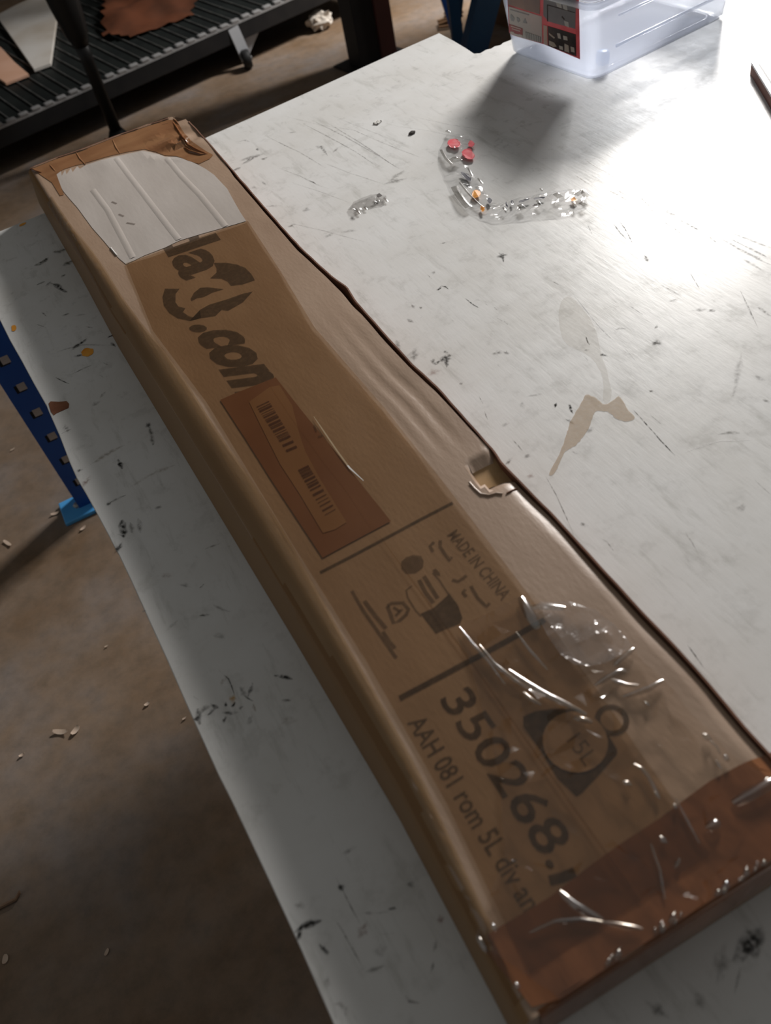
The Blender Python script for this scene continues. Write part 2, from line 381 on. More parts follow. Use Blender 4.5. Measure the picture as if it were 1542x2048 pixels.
# dirt, scuffs and scratches on the top: soft-edged, all one skin of marks
MARK = [
('s',0.0017,0.5,'g',[(0.472,1.73),(0.482,1.673),(0.496,1.602),(0.507,1.504)]),
('s',0.0016,0.55,'g',[(0.552,1.713),(0.566,1.614),(0.577,1.521),(0.581,1.438)]),
('s',0.0022,0.45,'g',[(0.572,1.717),(0.59,1.593),(0.599,1.5),(0.607,1.395)]),
('s',0.0020,0.5,'g',[(0.591,1.669),(0.6,1.547),(0.603,1.468),(0.605,1.402)]),
('s',0.0015,0.4,'g',[(0.61,1.635),(0.624,1.55),(0.642,1.46),(0.658,1.393)]),
('s',0.0014,0.35,'g',[(0.439,1.575),(0.457,1.514),(0.47,1.45),(0.479,1.426)]),
('s',0.0025,0.8,'g',[(0.463,1.485),(0.466,1.472),(0.467,1.458)]),
('s',0.0014,0.35,'g',[(0.513,1.525),(0.532,1.452),(0.562,1.361)]),
('s',0.0013,0.3,'g',[(0.434,1.507),(0.461,1.431),(0.485,1.353)]),
('s',0.0012,0.3,'g',[(0.365,1.389),(0.411,1.3),(0.451,1.213)]),
('s',0.0015,0.25,'g',[(0.61,1.706),(0.636,1.575),(0.658,1.47)]),
('s',0.0015,0.25,'g',[(0.533,1.794),(0.575,1.681),(0.622,1.591)]),
('s',0.0015,0.25,'g',[(0.723,1.57),(0.759,1.475),(0.798,1.395)]),
('s',0.0014,0.25,'g',[(0.676,1.567),(0.719,1.483),(0.762,1.371)]),
('b',0.0149,0.55,'g',[(0.416,1.659)]),
('b',0.0096,0.5,'g',[(0.405,1.651)]),
('b',0.0074,0.6,'g',[(0.431,1.635)]),
('b',0.0043,0.8,'d',[(0.437,1.683)]),
('b',0.0084,0.55,'g',[(0.376,1.637)]),
('s',0.0044,0.35,'g',[(0.421,1.748),(0.431,1.743),(0.438,1.729)]),
('s',0.0044,0.35,'g',[(0.511,1.702),(0.526,1.692)]),
('b',0.0095,0.35,'g',[(0.535,1.592)]),
('s',0.0041,0.4,'g',[(0.538,1.597),(0.53,1.546)]),
('b',0.0073,0.35,'g',[(0.552,1.556)]),
('b',0.0086,0.25,'g',[(0.374,1.449)]),
('b',0.0084,0.3,'g',[(0.415,1.39)]),
('b',0.0055,0.5,'g',[(0.374,1.36)]),
('s',0.0022,0.6,'g',[(0.374,1.365),(0.375,1.35)]),
('s',0.0030,0.4,'g',[(0.394,1.553),(0.395,1.531)]),
('b',0.0060,0.3,'g',[(0.373,1.541)]),
('b',0.0152,0.38,'g',[(0.58,1.362)]),
('b',0.0115,0.35,'g',[(0.593,1.378)]),
('b',0.0088,0.3,'g',[(0.444,1.269)]),
('b',0.0079,0.3,'g',[(0.412,1.282)]),
('b',0.0072,0.6,'d',[(0.592,1.031)]),
('s',0.0040,0.75,'d',[(0.593,1.041),(0.59,1.025),(0.585,1.015)]),
('s',0.0025,0.9,'d',[(0.475,1.022),(0.481,1.025),(0.485,1.02),(0.486,1.01)]),
('b',0.0039,0.8,'d',[(0.476,1.021)]),
('s',0.0015,0.85,'d',[(0.492,0.974),(0.493,0.957),(0.494,0.947),(0.496,0.939)]),
('s',0.0014,0.6,'g',[(0.499,0.959),(0.504,0.959),(0.506,0.954)]),
('s',0.0017,0.75,'g',[(0.48,1.065),(0.479,1.051)]),
('b',0.0040,0.4,'g',[(0.49,1.064)]),
('s',0.0018,0.85,'d',[(0.513,0.927),(0.512,0.919)]),
('s',0.0013,0.8,'d',[(0.502,0.903),(0.504,0.892)]),
('s',0.0019,0.8,'d',[(0.506,0.89),(0.506,0.88)]),
('s',0.0018,0.7,'d',[(0.53,0.919),(0.53,0.913)]),
('s',0.0015,0.6,'g',[(0.508,0.943),(0.508,0.937)]),
('b',0.0052,0.55,'g',[(0.403,0.979)]),
('b',0.0030,0.6,'g',[(0.431,0.998)]),
('b',0.0045,0.5,'g',[(0.423,1.008)]),
('b',0.0077,0.85,'d',[(0.399,0.872)]),
('b',0.0055,0.8,'d',[(0.396,0.862)]),
('b',0.0048,0.7,'d',[(0.385,0.871)]),
('b',0.0042,0.6,'g',[(0.383,0.878)]),
('b',0.0042,0.6,'g',[(0.407,0.873)]),
('b',0.0035,0.7,'d',[(0.407,0.884)]),
('b',0.0113,0.4,'g',[(0.368,0.905)]),
('b',0.0072,0.4,'g',[(0.362,0.941)]),
('b',0.0096,0.25,'r',[(0.372,0.856)]),
('b',0.0062,0.45,'g',[(0.461,0.836)]),
('b',0.0042,0.4,'g',[(0.47,0.829)]),
('b',0.0025,0.8,'d',[(0.542,1.126)]),
('s',0.0017,0.6,'g',[(0.548,1.125),(0.553,1.12)]),
('b',0.0027,0.7,'g',[(0.389,0.813)]),
('s',0.0012,0.7,'d',[(0.448,0.815),(0.447,0.809)]),
('s',0.0014,0.5,'w',[(0.556,0.992),(0.555,0.984)]),
('s',0.0016,0.8,'w',[(0.565,0.852),(0.563,0.841)]),
('s',0.0016,0.9,'w',[(0.476,0.783),(0.475,0.774)]),
('s',0.0015,0.9,'w',[(0.49,0.761),(0.488,0.752)]),
('s',0.0016,0.9,'w',[(0.495,0.732),(0.494,0.723)]),
('s',0.0016,0.8,'w',[(0.417,0.975),(0.422,0.978)]),
('s',0.0014,0.8,'w',[(0.614,0.878),(0.609,0.849),(0.602,0.819),(0.597,0.793),(0.593,0.756)]),
('s',0.0011,0.5,'w',[(0.596,0.744),(0.589,0.705)]),
('s',0.0012,0.5,'w',[(0.451,0.941),(0.449,0.93)]),
('s',0.0014,0.8,'w',[(0.442,0.715),(0.44,0.707)]),
('s',0.0013,0.8,'w',[(0.372,0.648),(0.371,0.64)]),
('s',0.0012,0.8,'w',[(0.36,0.632),(0.359,0.624)]),
('s',0.0012,0.45,'g',[(0.61,0.929),(0.614,0.906)]),
('s',0.0077,0.35,'g',[(0.869,0.991),(0.872,0.963),(0.871,0.936)]),
('s',0.0050,0.35,'g',[(0.843,0.972),(0.843,0.928),(0.844,0.88)]),
('s',0.0042,0.4,'g',[(0.845,1.012),(0.846,0.965),(0.849,0.922)]),
('s',0.0032,0.4,'g',[(0.844,0.88),(0.843,0.863),(0.84,0.845)]),
('s',0.0048,0.45,'g',[(0.851,0.857),(0.852,0.812),(0.855,0.756)]),
('s',0.0032,0.45,'g',[(0.859,0.858),(0.862,0.814),(0.865,0.766)]),
('s',0.0032,0.35,'g',[(0.869,0.861),(0.878,0.82),(0.884,0.786)]),
('s',0.0031,0.35,'g',[(0.838,0.792),(0.839,0.774),(0.838,0.752)]),
('s',0.0043,0.4,'g',[(0.844,1.025),(0.834,0.987),(0.824,0.949)]),
('s',0.0025,0.4,'g',[(0.823,0.942),(0.822,0.914),(0.819,0.887)]),
('s',0.0033,0.35,'g',[(0.843,0.908),(0.845,0.888)]),
('s',0.0025,0.3,'g',[(0.896,0.946),(0.896,0.892),(0.903,0.848)]),
('s',0.0015,0.7,'g',[(0.766,0.987),(0.758,0.96),(0.754,0.94)]),
('s',0.0015,0.7,'g',[(0.78,0.999),(0.771,0.966),(0.754,0.926)]),
('s',0.0039,0.6,'g',[(0.746,0.889),(0.74,0.872)]),
('s',0.0015,0.45,'g',[(0.717,0.817),(0.72,0.795),(0.72,0.777)]),
('s',0.0012,0.5,'g',[(0.765,0.814),(0.749,0.775)]),
('s',0.0012,0.5,'g',[(0.785,0.737),(0.768,0.703),(0.746,0.662)]),
('s',0.0044,0.5,'g',[(0.776,0.696),(0.776,0.682),(0.776,0.671)]),
('b',0.0051,0.5,'g',[(0.729,0.728)]),
('b',0.0036,0.6,'g',[(0.654,0.747)]),
('s',0.0019,0.45,'g',[(0.656,0.805),(0.656,0.793),(0.657,0.779)]),
('s',0.0026,0.35,'n',[(0.821,1.075),(0.823,1.046),(0.822,1.017)]),
('s',0.0026,0.35,'n',[(0.832,1.072),(0.831,1.038),(0.834,1.01)]),
('s',0.0026,0.3,'n',[(0.846,1.053),(0.846,1.014)]),
('s',0.0018,0.35,'n',[(0.812,1.151),(0.811,1.102)]),
('s',0.0018,0.3,'n',[(0.854,1.18),(0.85,1.121)]),
('s',0.0018,0.3,'n',[(0.853,1.145),(0.852,1.083)]),
('s',0.0013,0.6,'g',[(0.736,1.012),(0.726,0.987)]),
('b',0.0063,0.65,'g',[(0.632,0.72)]),
('b',0.0028,0.8,'d',[(0.632,0.722)]),
('s',0.0035,0.45,'g',[(0.607,0.776),(0.616,0.775),(0.621,0.769)]),
('s',0.0015,0.9,'d',[(0.571,0.789),(0.566,0.778),(0.564,0.771)]),
('s',0.0014,0.8,'d',[(0.545,0.757),(0.543,0.746)]),
('b',0.0041,0.8,'d',[(0.565,0.744)]),
('b',0.0028,0.6,'g',[(0.555,0.765)]),
('s',0.0011,0.8,'d',[(0.53,0.64),(0.526,0.609),(0.521,0.576),(0.518,0.546)]),
('s',0.0010,0.6,'g',[(0.382,0.607),(0.375,0.576),(0.367,0.549),(0.359,0.524)]),
('s',0.0008,0.4,'g',[(0.359,0.524),(0.348,0.496)]),
('b',0.0032,0.9,'d',[(0.461,0.701)]),
('b',0.0038,0.85,'d',[(0.473,0.687)]),
('b',0.0032,0.7,'d',[(0.47,0.68)]),
('b',0.0038,0.7,'d',[(0.458,0.666)]),
('s',0.0013,0.7,'d',[(0.456,0.673),(0.459,0.657)]),
('b',0.0026,0.6,'g',[(0.567,0.65)]),
('b',0.0024,0.5,'g',[(0.431,0.618)]),
('s',0.0050,0.4,'o',[(0.578,0.544),(0.588,0.539),(0.598,0.531)]),
('s',0.0031,0.4,'w',[(0.53,0.543),(0.549,0.541),(0.572,0.534),(0.599,0.516)]),
('b',0.0039,0.55,'g',[(0.373,0.522)]),
('s',0.0017,0.6,'g',[(0.37,0.523),(0.377,0.517)]),
('s',0.0011,0.6,'g',[(0.377,0.496),(0.379,0.487),(0.377,0.473)]),
('s',0.0011,0.4,'g',[(0.452,0.451),(0.449,0.436),(0.445,0.423)]),
('s',0.0013,0.4,'g',[(0.432,0.428),(0.43,0.418)]),
('s',0.0060,0.22,'g',[(0.697,0.638),(0.665,0.609),(0.631,0.58)]),
('s',0.0011,0.3,'g',[(0.777,0.723),(0.754,0.679)]),
('b',0.0054,0.35,'g',[(0.681,0.589)]),
('b',0.0039,0.4,'g',[(0.658,0.554)]),
('b',0.0066,0.3,'g',[(0.718,0.739)]),
('b',0.0059,0.3,'g',[(0.709,0.777)]),
('s',0.0010,0.85,'d',[(0.363,0.341),(0.361,0.328),(0.359,0.313)]),
('b',0.0058,0.3,'g',[(0.521,0.444)]),
('s',0.0012,0.4,'g',[(0.56,0.466),(0.558,0.44)]),
('s',0.0013,0.4,'g',[(0.539,0.617),(0.539,0.594)]),
('b',0.0054,0.55,'g',[(0.361,0.653)]),
('b',0.0042,0.45,'g',[(0.384,0.647)]),
('s',0.0015,0.6,'g',[(0.385,0.748),(0.382,0.738),(0.38,0.731)]),
('s',0.0012,0.5,'g',[(0.395,0.777),(0.391,0.76)]),
('s',0.0011,0.55,'g',[(0.385,0.683),(0.385,0.67),(0.384,0.658)]),
('b',0.0052,0.3,'g',[(0.452,0.733)]),
('b',0.0052,0.25,'g',[(0.429,0.727)]),
('b',0.0050,0.25,'g',[(0.392,0.71)]),
('b',0.0047,0.3,'g',[(0.316,0.619)]),
('b',0.0056,0.3,'g',[(0.468,0.639)]),
('b',0.0047,0.3,'r',[(0.368,0.618)]),
('b',0.0136,0.75,'d',[(0.228,0.109)]),
('b',0.0090,0.3,'g',[(0.2,0.11)]),
('b',0.0062,0.5,'g',[(0.14,0.108)]),
('b',0.0062,0.3,'g',[(0.17,0.098)]),
('s',0.0027,0.3,'g',[(0.21,0.101),(0.194,0.089)]),
('b',0.0110,0.75,'o',[(-0.035,1.583)]),
('b',0.0070,0.6,'o',[(-0.024,1.586)]),
('s',0.0091,0.6,'o',[(-0.008,1.603),(0.005,1.596),(0.02,1.597)]),
('b',0.0098,0.65,'o',[(0.008,1.543)]),
('b',0.0048,0.5,'o',[(-0.01,1.506)]),
('s',0.0068,0.75,'d',[(-0.057,1.51),(-0.049,1.512),(-0.042,1.512)]),
('s',0.0084,0.85,'d',[(-0.034,1.499),(-0.027,1.479),(-0.022,1.461),(-0.015,1.445)]),
('b',0.0057,0.5,'d',[(-0.039,1.498)]),
('b',0.0045,0.5,'o',[(-0.033,1.379)]),
('s',0.0027,0.6,'g',[(-0.067,1.417),(-0.063,1.396)]),
('s',0.0021,0.5,'g',[(-0.083,1.388),(-0.071,1.364)]),
('s',0.0021,0.6,'g',[(-0.014,1.32),(-0.004,1.306)]),
('s',0.0044,0.3,'g',[(-0.021,1.363),(-0.004,1.355)]),
('b',0.0093,0.9,'d',[(-0.035,1.277)]),
('b',0.0058,0.7,'d',[(-0.043,1.248)]),
('b',0.0050,0.9,'d',[(0.016,1.263)]),
('b',0.0050,0.8,'d',[(0.012,1.237)]),
('s',0.0034,0.3,'g',[(-0.069,1.283),(-0.03,1.272),(0.009,1.239)]),
('s',0.0033,0.45,'g',[(-0.061,1.208),(-0.045,1.209),(-0.029,1.208)]),
('s',0.0018,0.8,'d',[(-0.087,1.217),(-0.081,1.204),(-0.072,1.186)]),
('s',0.0021,0.6,'g',[(-0.014,1.202),(-0.008,1.189)]),
('s',0.0016,0.4,'g',[(-0.027,1.176),(-0.022,1.163)]),
('b',0.0069,0.3,'g',[(-0.05,1.111)]),
('b',0.0046,0.5,'g',[(-0.035,1.124)]),
('s',0.0064,0.5,'o',[(0.003,1.008),(0.002,0.99),(-0.003,0.968)]),
('b',0.0058,0.6,'d',[(0.004,1.012)]),
('b',0.0063,0.95,'d',[(-0.052,0.961)]),
('s',0.0042,0.8,'d',[(-0.052,0.968),(-0.052,0.949)]),
('b',0.0043,0.6,'d',[(-0.104,0.985)]),
('b',0.0070,0.4,'r',[(-0.101,0.957)]),
('s',0.0057,0.3,'n',[(-0.088,0.986),(-0.058,0.993),(-0.036,0.994)]),
('s',0.0054,0.22,'n',[(-0.053,0.908),(-0.016,0.914),(0.011,0.911)]),
('s',0.0040,0.55,'g',[(-0.089,0.897),(-0.075,0.898),(-0.061,0.898)]),
('b',0.0040,0.7,'d',[(-0.084,0.897)]),
('b',0.0068,0.4,'g',[(-0.1,1.084)]),
('s',0.0023,0.55,'g',[(-0.108,1.078),(-0.098,1.079),(-0.093,1.079)]),
('s',0.0071,0.85,'d',[(-0.078,0.858),(-0.08,0.843),(-0.085,0.827)]),
('b',0.0063,0.7,'d',[(-0.095,0.814)]),
('s',0.0026,0.8,'d',[(-0.089,0.837),(-0.083,0.829)]),
('s',0.0051,0.35,'g',[(-0.069,0.847),(-0.072,0.827)]),
('s',0.0051,0.45,'g',[(-0.059,0.847),(-0.063,0.821)]),
('b',0.0045,0.4,'g',[(-0.032,0.85)]),
('b',0.0023,0.95,'d',[(-0.024,0.696)]),
('b',0.0034,0.8,'d',[(-0.036,0.655)]),
('b',0.0059,0.3,'g',[(-0.041,0.708)]),
('b',0.0024,0.6,'g',[(-0.095,0.701)]),
('s',0.0024,0.5,'g',[(-0.003,0.747),(0.006,0.746),(0.016,0.744)]),
('s',0.0024,0.5,'g',[(0.018,0.734),(0.028,0.733)]),
('s',0.0028,0.35,'g',[(-0.023,0.663),(-0.015,0.65),(-0.009,0.642)]),
('b',0.0067,0.25,'g',[(-0.03,0.617)]),
('b',0.0054,0.3,'r',[(-0.056,0.737)]),
('b',0.0057,0.25,'g',[(-0.071,0.663)]),
('s',0.0017,0.8,'d',[(-0.046,0.578),(-0.044,0.57)]),
('s',0.0014,0.85,'d',[(-0.044,0.57),(-0.041,0.562),(-0.041,0.553),(-0.042,0.54)]),
('b',0.0043,0.35,'n',[(-0.047,0.562)]),
('s',0.0032,0.75,'d',[(-0.021,0.543),(-0.026,0.536),(-0.031,0.531)]),
('b',0.0053,0.4,'g',[(-0.033,0.539)]),
('s',0.0018,0.7,'d',[(-0.034,0.534),(-0.032,0.529),(-0.028,0.522)]),
('s',0.0069,0.95,'d',[(-0.082,0.547),(-0.083,0.539),(-0.083,0.528)]),
('b',0.0037,0.9,'d',[(-0.086,0.537)]),
('s',0.0027,0.6,'d',[(-0.08,0.563),(-0.077,0.556)]),
('b',0.0058,0.6,'g',[(-0.076,0.543)]),
('b',0.0042,0.7,'d',[(-0.064,0.538)]),
('b',0.0026,0.85,'d',[(-0.054,0.534)]),
('b',0.0026,0.85,'d',[(-0.047,0.53)]),
('b',0.0026,0.85,'d',[(-0.042,0.523)]),
('s',0.0037,0.7,'d',[(-0.061,0.528),(-0.053,0.522),(-0.046,0.519)]),
('b',0.0031,0.6,'d',[(-0.061,0.519)]),
('b',0.0032,0.6,'d',[(-0.07,0.535)]),
('s',0.0021,0.5,'d',[(-0.08,0.536),(-0.072,0.534)]),
('s',0.0031,0.95,'d',[(0.002,0.538),(0.008,0.533),(0.013,0.528),(0.017,0.523)]),
('b',0.0036,0.5,'g',[(0.002,0.504)]),
('b',0.0031,0.5,'n',[(-0.03,0.514)]),
('b',0.0047,0.7,'y',[(-0.045,0.537)]),
('b',0.0047,0.25,'g',[(-0.039,0.504)]),
('b',0.0071,0.2,'n',[(-0.006,0.483)]),
('s',0.0055,0.95,'d',[(-0.078,0.298),(-0.07,0.298),(-0.063,0.297),(-0.054,0.295)]),
('b',0.0042,0.9,'d',[(-0.074,0.296)]),
('b',0.0037,0.9,'d',[(-0.062,0.274)]),
('s',0.0010,0.5,'g',[(-0.029,0.32),(-0.028,0.309),(-0.028,0.291),(-0.027,0.275)]),
('b',0.0037,0.75,'d',[(-0.029,0.31)]),
('s',0.0011,0.6,'g',[(-0.044,0.29),(-0.042,0.275),(-0.041,0.26),(-0.04,0.247)]),
('b',0.0055,0.4,'r',[(-0.028,0.27)]),
('s',0.0027,0.4,'g',[(-0.016,0.26),(-0.006,0.255)]),
('b',0.0027,0.6,'d',[(0.001,0.273)]),
('s',0.0023,0.35,'g',[(-0.022,0.282),(-0.002,0.272)]),
('s',0.0032,0.5,'g',[(-0.04,0.241),(-0.034,0.239),(-0.024,0.237)]),
('s',0.0027,0.4,'g',[(-0.072,0.233),(-0.067,0.231),(-0.065,0.225),(-0.067,0.219)]),
('s',0.0027,0.4,'g',[(-0.072,0.232),(-0.074,0.223)]),
('b',0.0032,0.7,'d',[(0.024,0.282)]),
('b',0.0031,0.5,'g',[(0.019,0.23)]),
('b',0.0036,0.45,'r',[(0.032,0.245)]),
('s',0.0027,0.45,'g',[(-0.02,0.21),(-0.019,0.205),(-0.012,0.2)]),
('b',0.0027,0.5,'g',[(0.009,0.217)]),
('b',0.0041,0.3,'g',[(-0.07,0.249)]),
('b',0.0042,0.3,'g',[(-0.066,0.315)]),
('b',0.0042,0.3,'g',[(-0.008,0.335)]),
('b',0.0054,0.25,'g',[(-0.022,0.249)])]
MC = dict(g=(.20, .19, .18), d=(.035, .034, .032), w=(.9, .9, .9), n=(.30, .22, .15), o=(.075, .070, .045), r=(.30, .17, .14), y=(.55, .30, .06))
def build_marks():
    bm = bmesh.new(); lay = bm.verts.layers.float_color.new('mark')
    for kind, w, a, col, pts in MARK:
        c = MC[col]; z = TOP + .0002 + rng.random() * .0001
        def V(x, y, al):
            v = bm.verts.new((x, y, z)); v[lay] = (c[0], c[1], c[2], al); return v
        if kind == 'b':
            o = pts[0]; ctr = V(o[0], o[1], a * 1.15); ph = rng.random() * 9; n = 14
            r1, r2 = [], []
            st, an = 1 + rng.random() * .7, rng.random() * 3.14
            for i in range(n):
                t = 2 * math.pi * i / n; k = w * (.75 + .55 * nz(ph + math.cos(t) * 1.3, math.sin(t) * 1.3))
                x, y = math.cos(t) * k * st, math.sin(t) * k / st
                x, y = x * math.cos(an) - y * math.sin(an), x * math.sin(an) + y * math.cos(an)
                r1.append(V(o[0] + x * .45, o[1] + y * .45, a * .9)); r2.append(V(o[0] + x * 1.35, o[1] + y * 1.35, 0))
            for i in range(n):
                j = (i + 1) % n
                bm.faces.new((ctr, r1[i], r1[j])); bm.faces.new((r1[i], r2[i], r2[j], r1[j]))
        else:
            rows = []
            P = [Vector((p[0], p[1])) for p in pts]
            Q = []
            for p, q in zip(P, P[1:]):
                m = max(1, int((q - p).length / .006))
                Q += [p.lerp(q, i / m) for i in range(m)]
            Q.append(P[-1]); n = len(Q)
            for i, p in enumerate(Q):
                d = (Q[min(i + 1, n - 1)] - Q[max(i - 1, 0)]).normalized(); s = Vector((-d.y, d.x))
                e = min(1, .25 + 3 * min(i, n - 1 - i) / n)
                hw = w * .8 * e * (1 + .7 * nz(p.x * 70, p.y * 70, w * 90)); al = a * min(1, .35 + e) * (1 + .35 * nz(p.x * 40, p.y * 40))
                p = p + s * w * .35 * nz(p.x * 50, p.y * 50, 4)
                rows.append((V(p.x - s.x * hw, p.y - s.y * hw, 0), V(p.x, p.y, max(0, al)), V(p.x + s.x * hw, p.y + s.y * hw, 0)))
            for A, B in zip(rows, rows[1:]):
                bm.faces.new((A[0], A[1], B[1], B[0])); bm.faces.new((A[1], A[2], B[2], B[1]))
    o = obj('scuff_marks', bm, 'dirt', table, kind='stuff')
build_marks()
def flat(name, pts, mat, dz, parent, z=TOP):
    pts = [p[:2] for p in pts]
    if 'stain' in name:
        for _ in range(2): pts = [q for a, b in zip(pts, pts[1:] + pts[:1]) for q in ((a[0] * .75 + b[0] * .25, a[1] * .75 + b[1] * .25), (a[0] * .25 + b[0] * .75, a[1] * .25 + b[1] * .75))]
        pts = [(x + .0012 * nz(x * 240, y * 240, 1), y + .0012 * nz(x * 240, y * 240, 5)) for x, y in pts]
    bm = bmesh.new(); bm.faces.new([bm.verts.new((p[0], p[1], z + dz)) for p in pts])
    bmesh.ops.triangulate(bm, faces=bm.faces[:])
    for f in bm.faces:
        if f.normal.z < 0: f.normal_flip()
    return obj(name, bm, mat, parent)
o = flat('glue_stain', [(0.503,0.696),(0.507,0.686),(0.507,0.676),(0.508,0.662),(0.527,0.666),(0.533,0.668),(0.524,0.64),(0.523,0.621),(0.509,0.624),(0.503,0.636),(0.505,0.648),(0.5,0.657),(0.493,0.663),(0.481,0.653),(0.469,0.642),(0.456,0.635),(0.441,0.628),(0.433,0.627),(0.422,0.627),(0.406,0.614),(0.389,0.602),(0.385,0.607),(0.403,0.619),(0.423,0.633),(0.434,0.643),(0.447,0.655),(0.456,0.664),(0.471,0.674),(0.487,0.684)], 'stain', .00035, table)
o['label'] = 'tan tadpole shaped glue stain'
flat('pale_stain', [(0.593,0.88),(0.61,0.88),(0.607,0.852),(0.595,0.802),(0.568,0.754),(0.546,0.707),(0.522,0.665),(0.505,0.665),(0.536,0.703),(0.551,0.742),(0.548,0.771),(0.539,0.792),(0.557,0.834)], 'stain_soft', .00031, table)
o = flat('orange_stain', [(-0.033,1.258),(-0.027,1.26),(-0.021,1.253),(-0.017,1.245),(-0.022,1.235),(-0.029,1.234),(-0.036,1.24),(-0.038,1.25)], 'orange', .0005, table); o['label'] = 'dried orange drop'
flat('orange_stain', [(-0.121,1.414),(-0.115,1.412),(-0.114,1.4),(-0.119,1.392),(-0.123,1.398)], 'orange', .0005, table)
flat('orange_stain', [(-0.042,1.764),(-0.027,1.765),(-0.029,1.756),(-0.042,1.754)], 'orange', .0005, table)

# ---------------------------------------------------------------- the long cardboard box
BOXB = (.165, .97, TOP)
carton = thing('cardboard_box', 'long flat brown cardboard box with torn white patch, taped shut at both ends', 'box', BOXB)
XB = [(.13, .0380), (.158, .0386), (.336, .0426), (.552, .0376), (.876, .0278), (1.216, .0175), (1.466, .0165), (1.763, .0118), (1.83, .010)]
XR = [(y, x) for x, y in [(.313, .13), (.313, .222), (.315, .265), (.315, .308), (.314, .346), (.313, .399), (.315, .496), (.313, .556), (.313, .582), (.316, .602), (.317, .655), (.319, .732), (.316, .787), (.317, .871), (.320, .953), (.325, .991), (.320, 1.033), (.318, 1.079), (.316, 1.138), (.319, 1.256), (.323, 1.37), (.331, 1.598), (.334, 1.741), (.334, 1.83)]]
GAP = [(.13, .003), (.55, .003), (.60, .0015), (.65, .004), (.80, .006), (.93, .0065), (.99, .011), (1.04, .006), (1.3, .006), (1.45, .007), (1.55, .002), (1.7, .002), (1.83, .002)]
XRs = lambda y: interp(XR, y) - interp(GAP, y)
HB = .076
HBY = [(.13, .071), (.4, .085), (.9, .089), (1.4, .084), (1.83, .078)]
TILT = [(.13, .012), (.5, .017), (.8, .016), (1.1, .012), (1.4, .008), (1.83, .005)]
def Yn(x): return .1365 - .012 * (x - .06)
def Yf(x): return 1.812 - .065 * (x - .025) - (.05 * max(0, (x - .30) / .034) ** 2 if x > .30 else 0)
NEAR = [(.13, .004), (.25, .010), (.45, .022), (.75, .034), (1.05, .034), (1.3, .022), (1.5, .012), (1.83, .008)]
tear = [(0.278,0.593),(0.287,0.599),(0.296,0.6),(0.305,0.599),(0.315,0.603),(0.316,0.59),(0.317,0.575),(0.315,0.561),(0.305,0.555),(0.296,0.557),(0.291,0.563),(0.283,0.564),(0.279,0.571),(0.278,0.581)]
def top_z(x, y):
    xb = interp(XB, y); xr = XRs(y); w = xr - xb; s = min(1, max(0, (x - xb) / w))
    k = interp(NEAR, y)                     # width of the crushed left shoulder
    z = interp(HBY, y) - interp(TILT, y) * (1 - s) ** 1.15 - .001
    sh = (x - xb - .010) / max(k, .003)
    if sh < 1: z -= .012 * max(0, 1 - sh) ** 2 * min(1, k / .02)
    z += .0012 * nz(x * 9, y * 4, 3) * (1 - abs(2 * s - 1))
    # creases along the right edge
    f = max(0, min(1, (y - .62) / .06)) * max(0, min(1, (1.0 - y) / .25))
    for c, am in ((xr - .021, .0014), (xr - .040, .0013), (xr - .058, .0009)):
        c += .0022 * nz(y * 4, 1.7)
        d = x - c
        if -.02 < d < .02: z -= am * f * math.exp(-(d / .0045) ** 2)
    g2 = max(0, min(1, (.60 - y) / .05))
    d = x - (xr - .010 - .003 * nz(y * 9, 5.1)); z -= .0030 * g2 * max(0, min(1, d / .008)) ** 1
    d0 = max(0, min(1, (x - (xr - .02)) / .02)); z += .0015 * d0 * nz(y * 16, 2.2)
    if inside((x, y), tear):
        m = 1
        z -= .0075
    # folded crumple at the far right corner
    r = math.hypot(x - .285, (y - 1.66) * .8)
    if r < .07: z += .004 * math.sin(r * 110 + 4 * nz(x * 20, y * 20)) * (1 - r / .07)
    # far end sags a little, tape puckers
    if y > 1.6: z += .0012 * nz(x * 22, y * 9, 8) * min(1, (y - 1.6) / .08)
    if y < .26: z += .0012 * nz(x * 16, y * 16, 6)
    return TOP + z
PROF_SIDE = [(0, .0), (.0015, .02), (.004, .040)]
def build_body():
    bm = bmesh.new(); NY = 170; NX = 60; rings = []
    for j in range(NY + 1):
        t = j / NY; ring = []
        y0 = .136 + (1.80 - .136) * t
        xb, xr = interp(XB, y0), XRs(y0); k = interp(NEAR, y0)
        for dx, dz in PROF_SIDE: ring.append((xb + dx + .25 * k * dz / .06, dz))
        for i in range(NX + 1):
            s = (i / NX) ** 1.15
            x = xb + .006 + .22 * k + (xr - xb - .006 - .22 * k) * s; ring.append((x, None))
        ring.append((xr + .0005, .045)); ring.append((xr, 0))
        out = []
        for x, z in ring:
            a, b = Yn(x), Yf(x); y = a + (b - a) * t
            out.append(bm.verts.new((x - BOXB[0], y - BOXB[1], (top_z(x, y) if z is None else TOP + .0005 + z) - BOXB[2])))
        rings.append(out)
    n = len(rings[0])
    for A, B in zip(rings, rings[1:]):
        for i in range(n): bm.faces.new((A[i], A[(i + 1) % n], B[(i + 1) % n], B[i]))
    bm.faces.new(rings[0][::-1]); bm.faces.new(rings[-1])
    bmesh.ops.recalc_face_normals(bm, faces=bm.faces[:])
    o = obj('body', bm, 'kraft', carton, smooth=True)
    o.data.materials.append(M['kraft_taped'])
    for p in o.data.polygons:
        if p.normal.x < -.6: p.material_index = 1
    o.data.set_sharp_from_angle(angle=math.radians(38))
    return o
body = build_body()
